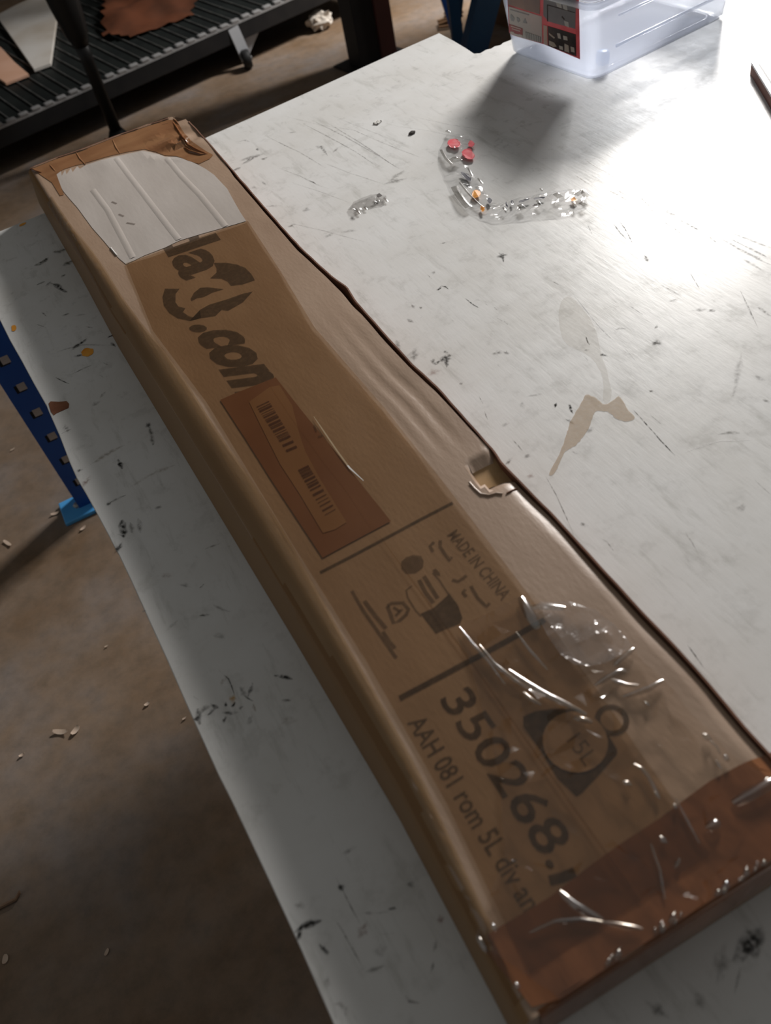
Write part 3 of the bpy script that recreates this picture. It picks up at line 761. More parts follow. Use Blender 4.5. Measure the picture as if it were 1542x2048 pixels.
# the loose side panel standing along the right edge, with a dark gap beside the top
def side_flap():
    bm = bmesh.new(); rows = []
    y = .14
    while y < 1.735:
        x = interp(XR, y) + .0006 * nz(y * 30, 0); t = .0016
        zt = TOP + interp(HBY, y) + .0002 + .0016 * nz(y * 11, 3) ; zb = TOP + .001
        rows.append([bm.verts.new((a - BOXB[0], y - BOXB[1], b - BOXB[2])) for a, b in ((x - t, zb), (x, zb), (x + .0004, zt), (x - t, zt))])
        y += .0075
    for A, B in zip(rows, rows[1:]):
        for i in range(4): bm.faces.new((A[i], A[(i + 1) % 4], B[(i + 1) % 4], B[i]))
    bm.faces.new(rows[0]); bm.faces.new(rows[-1][::-1])
    bmesh.ops.recalc_face_normals(bm, faces=bm.faces[:])
    o = obj('side_flap', bm, 'kraft_dark', carton, smooth=False); o['label'] = 'loose dark edged side flap'
side_flap()

def drape(bm, dz, fn=None):
    bmesh.ops.triangulate(bm, faces=bm.faces[:])
    xs = [v.co.x for v in bm.verts]; ys = [v.co.y for v in bm.verts]
    for ax, lo, hi in ((0, min(xs), max(xs)), (1, min(ys), max(ys))):
        st = .006 if hi - lo < .05 else .009 if ax == 0 else .014
        c = lo + st
        while c < hi:
            co = [0, 0, 0]; no = [0, 0, 0]; co[ax] = c; no[ax] = 1
            bmesh.ops.bisect_plane(bm, geom=bm.verts[:] + bm.edges[:] + bm.faces[:], plane_co=co, plane_no=no, dist=1e-6)
            c += st
    for v in bm.verts:
        v.co.z = top_z(v.co.x, v.co.y) + dz + (fn(v.co.x, v.co.y) if fn else 0)
        v.co -= Vector(BOXB)
    bmesh.ops.recalc_face_normals(bm, faces=bm.faces[:])
    for f in bm.faces:
        if f.normal.z < 0: f.normal_flip()
    return bm
def patch(name, pts, mat, dz, parent=None, fn=None):
    bm = bmesh.new(); bm.faces.new([bm.verts.new((p[0], p[1], 0)) for p in pts])
    return obj(name, drape(bm, dz, fn), mat, parent or carton)
def stroke(bm, pts, w, taper=False):
    P = [Vector((p[0], p[1])) for p in pts]; n = len(P); rows = []
    for i, p in enumerate(P):
        d = (P[min(i + 1, n - 1)] - P[max(i - 1, 0)]).normalized(); s = Vector((-d.y, d.x))
        h = w / 2 * (.35 if taper and i in (0, n - 1) else 1)
        rows.append((bm.verts.new((p.x - s.x * h, p.y - s.y * h, 0)), bm.verts.new((p.x + s.x * h, p.y + s.y * h, 0))))
    for A, B in zip(rows, rows[1:]): bm.faces.new((A[0], A[1], B[1], B[0]))
def strokes(name, L, mat, dz, parent=None):
    bm = bmesh.new()
    for pts, w in L: stroke(bm, pts, w)
    return obj(name, drape(bm, dz), mat, parent or carton)
def ringpts(c, rx, ry, n=24): return [(c[0] + rx * math.cos(2 * math.pi * i / n), c[1] + ry * math.sin(2 * math.pi * i / n)) for i in range(n + 1)]
def text(name, s, frame, mat, dz, bold=0, space=1.0, parent=None):
    """frame: start of the base line, top of the first letter, end of the base line"""
    cu = bpy.data.curves.new('print', 'FONT'); cu.body = s; cu.offset = bold; cu.space_character = space; cu.resolution_u = 3
    to = bpy.data.objects.new('print', cu); COL.objects.link(to)
    dg = bpy.context.evaluated_depsgraph_get(); dg.update()
    me = bpy.data.meshes.new_from_object(to.evaluated_get(dg))
    bpy.data.objects.remove(to); bpy.data.curves.remove(cu)
    bm = bmesh.new(); bm.from_mesh(me); bpy.data.meshes.remove(me)
    xs = [v.co.x for v in bm.verts]; ys = [v.co.y for v in bm.verts]
    x0, x1, y0, y1 = min(xs), max(xs), min(ys), max(ys)
    o, u, e = [Vector((p[0], p[1])) for p in frame]
    for v in bm.verts:
        q = o + (e - o) * ((v.co.x - x0) / (x1 - x0)) + (u - o) * ((v.co.y - y0) / (y1 - y0)); v.co = (q.x, q.y, 0)
    return obj(name, drape(bm, dz), mat, parent or carton)

# prints on the top of the box
text('printed_web_name', 'da', [(0.148,1.358),(0.232,1.339),(0.143,1.188)], 'ink', .0003, .03)
text('printed_web_name', '.com', [(0.112,1.077),(0.167,1.043),(0.116,0.877)], 'ink', .0003, .05)
E1 = [[(0.198,1.2),(0.213,1.185),(0.224,1.168),(0.231,1.148),(0.232,1.125),(0.23,1.107),(0.212,1.111),(0.197,1.121),(0.197,1.136),(0.192,1.15),(0.179,1.164),(0.192,1.171),(0.196,1.182)],
      [(0.115,1.192),(0.133,1.174),(0.124,1.166),(0.117,1.145),(0.117,1.132),(0.124,1.119),(0.118,1.113),(0.122,1.096),(0.132,1.08),(0.153,1.068),(0.165,1.075),(0.172,1.066),(0.196,1.069),(0.217,1.083),(0.204,1.089),(0.179,1.094),(0.155,1.101),(0.14,1.099),(0.135,1.08),(0.119,1.085),(0.107,1.104),(0.101,1.126),(0.1,1.15),(0.105,1.173)],
      [(0.138,1.136),(0.147,1.147),(0.159,1.152),(0.168,1.145),(0.186,1.121),(0.169,1.126),(0.155,1.125),(0.146,1.13),(0.137,1.129)]]
bm = bmesh.new()
for e in E1: bm.faces.new([bm.verts.new((p[0], p[1], 0)) for p in e])
obj('printed_emblem', drape(bm, .0003), 'ink', carton)
strokes('printed_line', [([(0.089,0.572),(0.126,0.57),(0.164,0.569),(0.203,0.568),(0.223,0.567),(0.243,0.566)], .0040)], 'ink', .0003)
strokes('printed_line', [([(0.09,0.401),(0.126,0.399),(0.164,0.397),(0.201,0.395),(0.239,0.394)], .0058)], 'ink_dark', .0003)
text('printed_origin', 'MADE IN CHINA', [(0.216,0.533),(0.229,0.534),(0.218,0.434)], 'ink_soft', .0003, .02)
CL = []
for L in ([(0.202,0.534),(0.196,0.532),(0.195,0.524)], [(0.208,0.532),(0.204,0.525),(0.203,0.514),(0.203,0.504),(0.207,0.507)], [(0.193,0.483),(0.197,0.478),(0.202,0.478),(0.207,0.479)],
          [(0.198,0.466),(0.194,0.464),(0.194,0.458)], [(0.204,0.466),(0.203,0.459),(0.202,0.45),(0.203,0.442),(0.204,0.437),(0.208,0.439)]): CL.append((L, .0036))
strokes('printed_symbol', CL, 'ink_soft', .0003)
ic = [([(0.158,0.501),(0.151,0.5),(0.148,0.492),(0.147,0.474),(0.148,0.465)], .0018), ([(0.182,0.502),(0.183,0.491),(0.182,0.47)], .0018), ([(0.167,0.503),(0.165,0.487),(0.165,0.471)], .0042), ([(0.173,0.504),(0.172,0.487),(0.171,0.473)], .0042)]
strokes('printed_symbol', ic, 'ink_soft', .0003)
patch('printed_symbol', [(0.149,0.468),(0.162,0.466),(0.183,0.471),(0.183,0.455),(0.179,0.44),(0.174,0.436),(0.159,0.439),(0.15,0.44)], 'ink', .0003)
patch('printed_symbol', [(0.163,0.533),(0.17,0.535),(0.177,0.533),(0.183,0.527),(0.182,0.52),(0.177,0.513),(0.168,0.512),(0.16,0.517),(0.159,0.525)], 'ink_soft', .0003)
patch('printed_symbol', [(0.183,0.505),(0.187,0.505),(0.188,0.498),(0.186,0.494),(0.183,0.498)], 'ink_soft', .0003)
tr = [(0.127,0.495),(0.132,0.495),(0.141,0.489),(0.142,0.479),(0.137,0.475),(0.129,0.473),(0.123,0.474)]
strokes('printed_symbol', [(tr + tr[:1], .0038)], 'ink_soft', .0003)
strokes('printed_symbol', [([(0.131,0.49),(0.134,0.482)], .003), ([(0.128,0.48),(0.137,0.483)], .003)], 'ink_soft', .0003)
strokes('printed_small_text', [([(0.106,0.532),(0.105,0.504),(0.106,0.471),(0.107,0.439)], .0035), ([(0.111,0.514),(0.112,0.492),(0.114,0.473)], .0042), ([(0.11,0.472),(0.11,0.458),(0.111,0.449)], .0038)], 'ink_soft', .0003)
text('printed_number', '350268.', [(0.118,0.38),(0.148,0.378),(0.118,0.212)], 'ink_dark', .0003, .012)
strokes('printed_number', [([(0.114,0.206),(0.123,0.203),(0.134,0.201)], .008)], 'ink_dark', .0003)
text('printed_text', 'AAH 081 rom 5L div an', [(0.084,0.377),(0.101,0.377),(0.085,0.196)], 'ink', .0003, .012)
patch('printed_badge', [(0.171,0.327),(0.182,0.325),(0.195,0.319),(0.213,0.308),(0.219,0.293),(0.22,0.276),(0.218,0.261),(0.215,0.258),(0.194,0.252),(0.173,0.247),(0.168,0.247),(0.164,0.267),(0.166,0.294),(0.166,0.319)], 'ink_dark', .0003)
disc = patch('badge_disc', ringpts([(0.194,0.285)][0], .0262, .0265)[:-1], 'kraft', .0005); disc['label'] = 'plain round field inside the dark badge'
text('badge_text', '15L', [(0.188,0.289),(0.202,0.29),(0.188,0.263)], 'ink_soft', .0007)
strokes('printed_ring', [(ringpts([(0.23,0.284)][0], .0115, .0118), .0048)], 'ink', .0003)

# brown sticker with a bar code
sp = [(0.096,0.894),(0.116,0.892),(0.17,0.883),(0.172,0.795),(0.175,0.718),(0.177,0.649),(0.179,0.585),(0.139,0.586),(0.099,0.587),(0.098,0.653),(0.097,0.726),(0.097,0.808)]
st = patch('sticker', sp, 'sticker', .0007); st['label'] = 'brown paper sticker with faded bar code'
patch('sticker_panel', [(0.125,0.864),(0.157,0.871),(0.168,0.865),(0.166,0.82),(0.153,0.768),(0.147,0.737),(0.143,0.688),(0.14,0.613),(0.126,0.612),(0.113,0.616),(0.115,0.682),(0.115,0.74),(0.121,0.817)], 'sticker_lt', .0010, st)
bars = bmesh.new(); r2 = random.Random(3)
def bar_run(a0, a1, b0, b1, dens):
    a0, a1, b0, b1 = [Vector((p[0], p[1])) for p in (a0, a1, b0, b1)]
    t = 0
    while t < .97:
        w = r2.choice((.012, .02, .03, .045)); 
        q = [a0.lerp(a1, t), b0.lerp(b1, t), b0.lerp(b1, min(1, t + w)), a0.lerp(a1, min(1, t + w))]
        bars.faces.new([bars.verts.new((p.x, p.y, 0)) for p in q]); t += w + r2.choice((.008, .015, .03) if t < dens else (.03, .05, .06))
q = [(0.129,0.849),(0.129,0.749),(0.146,0.848),(0.142,0.747),(0.128,0.717),(0.125,0.63),(0.141,0.716),(0.138,0.63)]
bar_run(q[0], q[1], q[2], q[3], .7); bar_run(q[4], q[5], q[6], q[7], .4)
obj('bar_code', drape(bars, .0013), 'ink_bar', st, kind='stuff')
bm = bmesh.new(); stroke(bm, [(0.179,0.783),(0.178,0.75),(0.177,0.712),(0.177,0.68),(0.181,0.653)], .0016, True)
o = obj('curled_edge', drape(bm, .0016), 'white', st); o['label'] = 'curled edge with its lit strip painted white'  # highlight along the sticker edge, painted as a white line
strokes('printed_symbol', [([(0.173,0.77),(0.171,0.758)], .002), ([(0.169,0.749),(0.174,0.747)], .003)], 'ink_soft', .0012, st)

# torn grey-white liner patch at the far end
tp = [(0.062,1.734),(0.073,1.738),(0.07,1.716),(0.081,1.736),(0.079,1.714),(0.092,1.735),(0.091,1.714),(0.104,1.733),(0.106,1.717),(0.119,1.723),(0.146,1.716),(0.173,1.707),(0.199,1.696),(0.224,1.684),(0.233,1.668),(0.244,1.642),(0.249,1.621),(0.265,1.6),(0.278,1.566),(0.286,1.533),(0.291,1.506),(0.295,1.471),(0.295,1.426),(0.295,1.402),(0.289,1.354),(0.284,1.311),(0.281,1.275),(0.263,1.28),(0.246,1.285),(0.212,1.296),(0.177,1.306),(0.164,1.306),(0.151,1.305),(0.117,1.309),(0.085,1.307),(0.081,1.331),(0.078,1.355),(0.074,1.411),(0.069,1.469),(0.067,1.516),(0.065,1.564),(0.061,1.611),(0.058,1.654),(0.059,1.697)]
lp = patch('torn_patch', tp, 'liner', .0005); lp['label'] = 'grey white patch where the brown liner is torn off'
def ridge(name, pts, w, h, mat, parent, dz, hump=False, nseg=5, split=None):
    """a low half-round rib following the box top"""
    bm = bmesh.new(); P = [Vector((p[0], p[1])) for p in pts]; Q = []
    for p, q in zip(P, P[1:]):
        m = max(2, int((q - p).length / .004)); Q += [p.lerp(q, i / m) for i in range(m)]
    Q.append(P[-1]); n = len(Q); rows = []
    for i, p in enumerate(Q):
        d = (Q[min(i + 1, n - 1)] - Q[max(i - 1, 0)]).normalized(); s = Vector((-d.y, d.x)); t = i / (n - 1)
        k = (math.sin(math.pi * t) ** .7 * .95 + .05) if hump else 1
        row = []
        for a in range(nseg + 1):
            u = a / nseg * 2 - 1; q = p + s * u * w / 2 * (.4 + .6 * k)
            row.append(bm.verts.new(Vector((q.x, q.y, top_z(p.x, p.y) + dz + h * k * max(0, 1 - u * u))) - Vector(BOXB)))
        rows.append(row)
    for A, B in zip(rows, rows[1:]):
        for a in range(nseg): bm.faces.new((A[a], A[a + 1], B[a + 1], B[a]))
    bmesh.ops.recalc_face_normals(bm, faces=bm.faces[:])
    for f in bm.faces:
        if f.normal.z < 0: f.normal_flip()
    return obj(name, bm, mat, parent, smooth=True)
for L in ([(0.173,1.696),(0.174,1.586),(0.175,1.473),(0.176,1.38),(0.177,1.31)], [(0.25,1.611),(0.249,1.517),(0.252,1.422),(0.251,1.344),(0.25,1.286)], [(0.105,1.608),(0.108,1.509),(0.104,1.412),(0.1,1.317)]):
    ridge('flute_ridge', L, .012, .0007, 'liner', lp, .0004)
for L in ([(0.121,1.531),(0.126,1.516)], [(0.119,1.476),(0.124,1.461)], [(0.122,1.435),(0.132,1.418)]): strokes('smudge', [(L, .004)], 'ink_soft', .0008, lp)
ridge('curled_edge', [(0.078,1.377),(0.079,1.36),(0.08,1.346)], .002, .0012, 'white', lp, .0006)

# brown tape on both ends, clear tape along the middle
bt = patch('brown_tape', [(0.046,0.198),(0.056,0.198),(0.081,0.197),(0.108,0.196),(0.149,0.199),(0.178,0.2),(0.21,0.2),(0.261,0.203),(0.288,0.201),(0.315,0.197),(0.342,0.194)] + [(XRs(.185), .180), (XRs(.145), Yn(.31) + .001)] + [(.27, Yn(.27) + .001), (.18, Yn(.18) + .001), (.075, Yn(.075) + .001), (.056, Yn(.05) + .006)], 'brown_tape', .0009)
bt['label'] = 'glossy dark brown tape over the near end'
bm = bmesh.new(); rows = []
for i in range(25):
    x = .058 + (.310 - .058) * i / 24
    rows.append([bm.verts.new(Vector((x, Yn(x) - dy, max(TOP + .001, top_z(x, Yn(x) + .002) + .0009 - dz + .001 * nz(x * 40, k * 3)))) - Vector(BOXB)) for k, (dy, dz) in enumerate(((-.003, 0), (.0008, .0012), (.0014, .012), (.0016, .030), (.0016, .050)))])
for A, B in zip(rows, rows[1:]):
    for a in range(4): bm.faces.new((A[a], A[a + 1], B[a + 1], B[a]))
obj('brown_tape', bm, 'brown_tape', carton, smooth=True)
ft = patch('brown_tape', [(0.028,1.804),(0.064,1.803),(0.125,1.797),(0.186,1.792),(0.247,1.786),(0.303,1.777),(0.316,1.761),(0.312,1.715),(0.308,1.665),(0.31,1.615),(0.316,1.569),(0.32,1.547),(0.31,1.537),(0.288,1.535),(0.277,1.565),(0.266,1.604),(0.251,1.627),(0.242,1.657),(0.229,1.687),(0.199,1.705),(0.172,1.716),(0.144,1.724),(0.119,1.732),(0.101,1.739),(0.079,1.741),(0.063,1.732),(0.059,1.678),(0.056,1.636),(0.049,1.639),(0.048,1.706),(0.038,1.754)], 'brown_tape_far', .0006)
ft['label'] = 'creased brown tape over the far end'
bm = bmesh.new(); stroke(bm, [(0.025,1.81),(0.065,1.807),(0.126,1.802),(0.187,1.796),(0.249,1.791),(0.31,1.782)], .0035)
obj('brown_tape', drape(bm, .0014), 'kraft_dark', carton)
for L, w in (([(0.308,1.757),(0.304,1.705),(0.299,1.663),(0.299,1.621),(0.306,1.586),(0.313,1.561)], .006), ([(0.289,1.633),(0.292,1.599),(0.303,1.567),(0.314,1.559)], .004), ([(0.025,1.81),(0.032,1.783),(0.041,1.768)], .004)):
    ridge('tape_fold', L, w, .003, 'brown_tape', ft, .0006, True)
for L, w, h in (([(0.296,1.673),(0.295,1.632),(0.297,1.602)], .004, .002), ([(0.117,1.807),(0.116,1.761),(0.119,1.723)], .003, .0012), ([(0.19,1.787),(0.186,1.744),(0.185,1.71)], .003, .0012), ([(0.061,1.789),(0.064,1.747)], .003, .001), ([(0.284,1.781),(0.292,1.78)], .003, .0016), ([(0.313,1.771),(0.314,1.753),(0.313,1.732)], .004, .002), ([(0.176,1.806),(0.183,1.804)], .002, .0014)):
    ridge('tape_fold', L, w, h * .8, 'brown_tape_far', ft, .0007, True)
# amber film wrapped round the left shoulder
lo, hi = [], []
y = .150
while y < 1.66:
    xb = interp(XB, y); k = interp(NEAR, y)
    lo.append((xb + .0065 + .22 * k, y)); hi.append((xb + .010 + k * .95 + .006 * nz(y * 4, 9) + .004, y)); y += .03
patch('clear_tape', lo + hi[::-1], 'film_edge', .0008)['label'] = 'amber tape strip wrapped over the left edge'
def tape_w(x, y): return .0009 * nz(x * 26, y * 13, 4)
TE = [(0.085,1.309),(0.124,1.3),(0.16,1.294),(0.208,1.286),(0.244,1.28),(0.283,1.272)]
patch('clear_tape', TE[3:4] + [(.164, 1.066), (.158, .841), (.160, .60), (.160, .16)] + [(.225, .16), (.235, .30), (.243, .45), (.249, .60), (.253, .742), (.251, .938), (.268, 1.10)] + TE[5:3:-1], 'film', .0018, None, tape_w)
patch('clear_tape', TE[3:4] + [(.164, 1.066), (.158, .841), (.160, .60), (.162, .45), (.162, .16), (.066, .16), (.078, .30), (.082, .45), (.080, .62), (.080, .90), (.068, 1.10)] + TE[0:3], 'film', .0016, None, tape_w)
def crinkle(x, y):
    r = abs(nz(x * 42, y * 30, 1)); q = abs(nz(x * 21 + 5, y * 40, 2))
    return .0012 + .0042 * max(0, .22 - r) / .22 * (.5 + .5 * nz(x * 9, y * 9, 7)) + .0028 * max(0, .15 - q) / .15
cr = patch('clear_tape', [(0.235,0.426),(0.244,0.424),(0.245,0.408),(0.259,0.399),(0.271,0.385),(0.283,0.368),(0.284,0.349),(0.283,0.327),(0.283,0.309),(0.286,0.287),(0.284,0.259),(0.286,0.232),(0.288,0.206),(0.3,0.18),(0.309,0.16)] + [(.300, Yn(.3)), (.20, Yn(.2)), (.075, Yn(.075))] + [(0.044,0.201),(0.094,0.236),(0.125,0.291),(0.148,0.36),(0.171,0.432),(0.201,0.428)], 'film2', .0012, None, crinkle)
cr['label'] = 'crinkled shiny clear tape over the near end'
hz = patch('lifted_film', [(0.236,0.408),(0.245,0.408),(0.259,0.4),(0.269,0.39),(0.28,0.374),(0.284,0.355),(0.284,0.336),(0.283,0.327),(0.27,0.325),(0.258,0.326),(0.243,0.332),(0.233,0.34),(0.229,0.356),(0.23,0.375)], 'haze', .0030, cr, crinkle); hz['label'] = 'whitish lifted bubble in the clear tape'
GL = [([(0.234,0.426),(0.232,0.414),(0.23,0.4),(0.228,0.388)], .011, .0028), ([(0.235,0.411),(0.246,0.404),(0.26,0.392)], .008, .0016), ([(0.176,0.405),(0.177,0.381),(0.183,0.358),(0.189,0.342)], .004, .0018), ([(0.184,0.369),(0.19,0.351),(0.197,0.333),(0.206,0.316),(0.215,0.298)], .006, .0028),
      ([(0.183,0.344),(0.185,0.334),(0.189,0.326)], .004, .0018), ([(0.21,0.397),(0.21,0.374),(0.212,0.35)], .0032, .0016), ([(0.171,0.432),(0.172,0.409),(0.174,0.383),(0.174,0.359)], .003, .0016), ([(0.205,0.302),(0.209,0.297),(0.215,0.29)], .006, .0026),
      ([(0.236,0.316),(0.248,0.316),(0.265,0.315)], .006, .0030), ([(0.249,0.295),(0.259,0.292),(0.271,0.289),(0.286,0.289)], .006, .0034), ([(0.26,0.322),(0.271,0.324),(0.285,0.326)], .006, .0026), ([(0.251,0.313),(0.258,0.302),(0.266,0.296)], .004, .0018), ([(0.261,0.282),(0.262,0.276)], .003, .0018),
      ([(0.281,0.235),(0.283,0.227)], .006, .003), ([(0.283,0.213),(0.283,0.207)], .005, .003), ([(0.282,0.228),(0.283,0.221),(0.281,0.215)], .0025, .0015), ([(0.275,0.213),(0.274,0.205)], .003, .002), ([(0.221,0.244),(0.224,0.237),(0.224,0.23),(0.22,0.211)], .004, .0022), ([(0.205,0.237),(0.209,0.231)], .005, .0018), ([(0.22,0.218),(0.22,0.211)], .003, .002), ([(0.226,0.203),(0.226,0.198)], .004, .002),
      ([(0.263,0.181),(0.279,0.179),(0.298,0.178),(0.311,0.177)], .010, .0048), ([(0.234,0.177),(0.242,0.175),(0.246,0.175)], .008, .003), ([(0.202,0.189),(0.203,0.182)], .005, .002), ([(0.116,0.195),(0.12,0.182),(0.126,0.171),(0.131,0.163)], .007, .0032), ([(0.081,0.183),(0.101,0.18),(0.117,0.172),(0.13,0.162)], .004, .0016), ([(0.13,0.162),(0.142,0.152),(0.151,0.144)], .004, .0014),
      ([(0.048,0.203),(0.048,0.196),(0.048,0.189)], .005, .0026), ([(0.061,0.202),(0.061,0.196)], .004, .002), ([(0.054,0.161),(0.055,0.156)], .004, .002), ([(0.193,0.188),(0.187,0.17),(0.177,0.152)], .0025, .0012), ([(0.197,0.165),(0.204,0.169)], .004, .0018), ([(0.23,0.205),(0.223,0.17)], .002, .001)]
for p, w, h in GL: ridge('tape_crease', p, w, h, 'crease', cr, .0026, True)
er = bmesh.new()
for i in range(26):
    f = r2.random() ** .8; x = .075 + .240 * f; y = Yn(x) + .001
    for k in range(1):
        s = .0012 + .0030 * r2.random() ** 2; m = Matrix.Translation((x + .006 * r2.random(), y + .004 * r2.random(), top_z(x, y + .003) + .0015)) @ Matrix.Rotation(r2.random() * .8 + .2, 4, 'Z') @ Matrix.Diagonal((s * 1.7, s * .8, s * .7, 1))
        q = bmesh.ops.create_icosphere(er, subdivisions=1, radius=1, matrix=m)
for v in er.verts: v.co = v.co - Vector(BOXB)
obj('tape_wrinkles', er, 'crease', cr, smooth=True, kind='stuff')

# the torn slot at the right edge
tb = bmesh.new(); tc_ = [(p[0] + .0 , p[1]) for p in tear]
cx = sum(p[0] for p in tear) / len(tear); cy = sum(p[1] for p in tear) / len(tear)
tb.faces.new([tb.verts.new((cx + (p[0] - cx) * .93, cy + (p[1] - cy) * .93, 0)) for p in tear])
patch_o = obj('torn_hole', drape(tb, .0006), 'kraft_in', carton); patch_o['label'] = 'torn dented hole in the top edge'
ridge('hole_lip', [(0.271,0.579),(0.271,0.568),(0.272,0.558),(0.278,0.551),(0.285,0.549),(0.29,0.544)], .003, .0009, 'kraft', carton, .0005)
ridge('hole_lip', [(0.293,0.542),(0.299,0.542),(0.307,0.543)], .002, .0008, 'kraft_dark', carton, .0005)

# ---------------------------------------------------------------- the clear storage bin
BX = Vector((1.011, 1.660, TOP)); ex = Vector((.027, -.252, 0)).normalized(); ey = Vector((.252, .027, 0)).normalized()
brz = math.atan2(ex.y, ex.x)
storage = thing('storage_bin', 'clear plastic storage bin with red bordered label, standing on the far right of the bench', 'bin', BX, brz)
LW, LD, BH = .2535, .360, .148
def rr(x0, x1, y0, y1, r, z, seg=5):
    P = []
    for cx_, cy_, a0 in ((x1 - r, y1 - r, 0), (x0 + r, y1 - r, 90), (x0 + r, y0 + r, 180), (x1 - r, y0 + r, 270)):
        for i in range(seg + 1):
            a = math.radians(a0 + 90 * i / seg); P.append((cx_ + r * math.cos(a), cy_ + r * math.sin(a), z))
    return P
def loops(L, close0=True, close1=False):
    bm = bmesh.new(); V = [[bm.verts.new(p) for p in l] for l in L]; n = len(V[0])
    for A, B in zip(V, V[1:]):
        for i in range(n): bm.faces.new((A[i], A[(i + 1) % n], B[(i + 1) % n], B[i]))
    if close0: bm.faces.new(V[0][::-1])
    if close1: bm.faces.new(V[-1])
    bmesh.ops.recalc_face_normals(bm, faces=bm.faces[:])
    return bm
tp_ = .015
def bl(z, ins=0, r=.024):
    k = tp_ * z / .145
    return rr(-k + ins, LW + k - ins, -k + ins, LD + k - ins, r, z)
obj('bin_shell', loops([bl(.0015, .012), bl(.003, .004), bl(.010, 0), bl(.04), bl(.09), bl(BH), bl(BH, .0022), bl(.09, .0022), bl(.04, .0022), bl(.010, .0022), bl(.006, .008), bl(.0055, .014)], True, True), 'bin', storage, smooth=True)
rim = [bl(BH - .012, -.006), bl(BH - .003, -.008), bl(BH, -.006), bl(BH + .001, 0), bl(BH - .002, -.003), bl(BH - .012, -.004)]
obj('bin_rim', loops(rim, False), 'bin_rib', storage, smooth=True)
obj('base_rib', loops([rr(.020, LW - .020, .020, LD - .020, .02, .0005), rr(.020, LW - .020, .020, LD - .020, .02, .006), rr(.028, LW - .028, .028, LD - .028, .018, .006), rr(.028, LW - .028, .028, LD - .028, .018, .0005)], False), 'bin_rib', storage, smooth=True)
# moulded panel line along the long side facing the camera
for z, h in ((.050, .006), (.106, .004)):
    k = tp_ * z / .145
    obj('moulded_rib', box((LW + k - .0012, .05, z), (LW + k + .003, LD - .03, z + h), .001), 'bin_rib', storage)
# the label on the short face, in the face's own plane
LF = Matrix((( 1, 0, 0, 0), (0, -.103, -.9947, -.0006), (0, .9947, -.103, 0), (0, 0, 0, 1)))
def lab(name, pts, mat, lift, parent):
    bm = bmesh.new(); t = .0004
    a = [bm.verts.new(LF @ Vector((u, v, lift))) for u, v in pts]; b = [bm.verts.new(LF @ Vector((u, v, lift + t))) for u, v in pts]
    n = len(a); bm.faces.new(a[::-1]); bm.faces.new(b)
    for i in range(n): bm.faces.new((a[i], a[(i + 1) % n], b[(i + 1) % n], b[i]))
    bmesh.ops.recalc_face_normals(bm, faces=bm.faces[:])
    return obj(name, bm, mat, parent)
lb = lab('label', [(0.0353,0.1693),(0.0218,0.1118),(0.0116,0.0475),(0.0188,0.044),(0.0444,0.0444),(0.1201,0.0468),(0.2227,0.0409),(0.2335,0.1472),(0.2379,0.1925)], 'lab_red', .0004, storage); lb['label'] = 'red bordered product label with small photos'
lab('label_panel', [(0.0239,0.1008),(0.1238,0.1008),(0.1159,0.0488),(0.0603,0.0458),(0.0159,0.0454),(0.019,0.0728)], 'lab_white', .0010, lb)
lab('label_photo', [(0.0341,0.1511),(0.0232,0.1045),(0.0693,0.1035),(0.1185,0.1035),(0.1296,0.1561)], 'lab_brown', .0010, lb)
lab('label_photo', [(0.1398,0.1578),(0.1287,0.1036),(0.1378,0.098),(0.1417,0.095),(0.2175,0.0965),(0.2293,0.1661)], 'lab_grey', .0010, lb)
lab('label_photo', [(0.1387,0.086),(0.2176,0.0864),(0.2135,0.0445),(0.1334,0.0468)], 'lab_dark', .0010, lb)
lab('label_block', [(0.0174,0.0656),(0.0598,0.0653),(0.0567,0.0509),(0.0152,0.0493)], 'lab_red', .0016, lb)
lab('label_block', [(0.1269,0.0855),(0.1372,0.0857),(0.1321,0.0474),(0.1204,0.0488)], 'lab_lt', .0016, lb)
bc = lab('label_bar_code', [(0.0666,0.0608),(0.115,0.0602),(0.1114,0.0488),(0.0654,0.0478)], 'lab_ink', .0014, lb)
for k in range(9):
    a = k / 9; w = .05
    p = [(0.0666,0.0608),(0.115,0.0602),(0.1114,0.0488),(0.0654,0.0478)]
    L0 = [Vector(q) for q in p]
    lab('label_bar', [L0[0].lerp(L0[1], a), L0[0].lerp(L0[1], a + w), L0[3].lerp(L0[2], a + w), L0[3].lerp(L0[2], a)], 'lab_white', .0020, bc)
for q in ([(0.027,0.087),(0.0315,0.0859),(0.0381,0.0804),(0.0335,0.0737),(0.0257,0.0741),(0.0238,0.0796)], [(0.0453,0.0847),(0.053,0.0843),(0.0549,0.0789),(0.0494,0.0749),(0.0452,0.077)], [(0.0722,0.088),(0.0763,0.0783),(0.0623,0.0774)]):
    lab('label_icon', q, 'lab_ink', .0014, lb)
lab('label_text', [(0.0277,0.0967),(0.0862,0.0973),(0.0858,0.0954),(0.0272,0.0947)], 'lab_ink', .0014, lb)
for q in ([(0.0233,0.0638),(0.0549,0.0643),(0.0545,0.0623),(0.0229,0.0618)], [(0.0255,0.0593),(0.0508,0.0596),(0.0503,0.0575),(0.025,0.0573)], [(0.019,0.0521),(0.0303,0.0524),(0.0296,0.0492),(0.0183,0.0489)], [(0.0459,0.0517),(0.057,0.052),(0.0563,0.0489),(0.0453,0.0485)]):
    lab('label_text', q, 'lab_lt', .0020, lb)
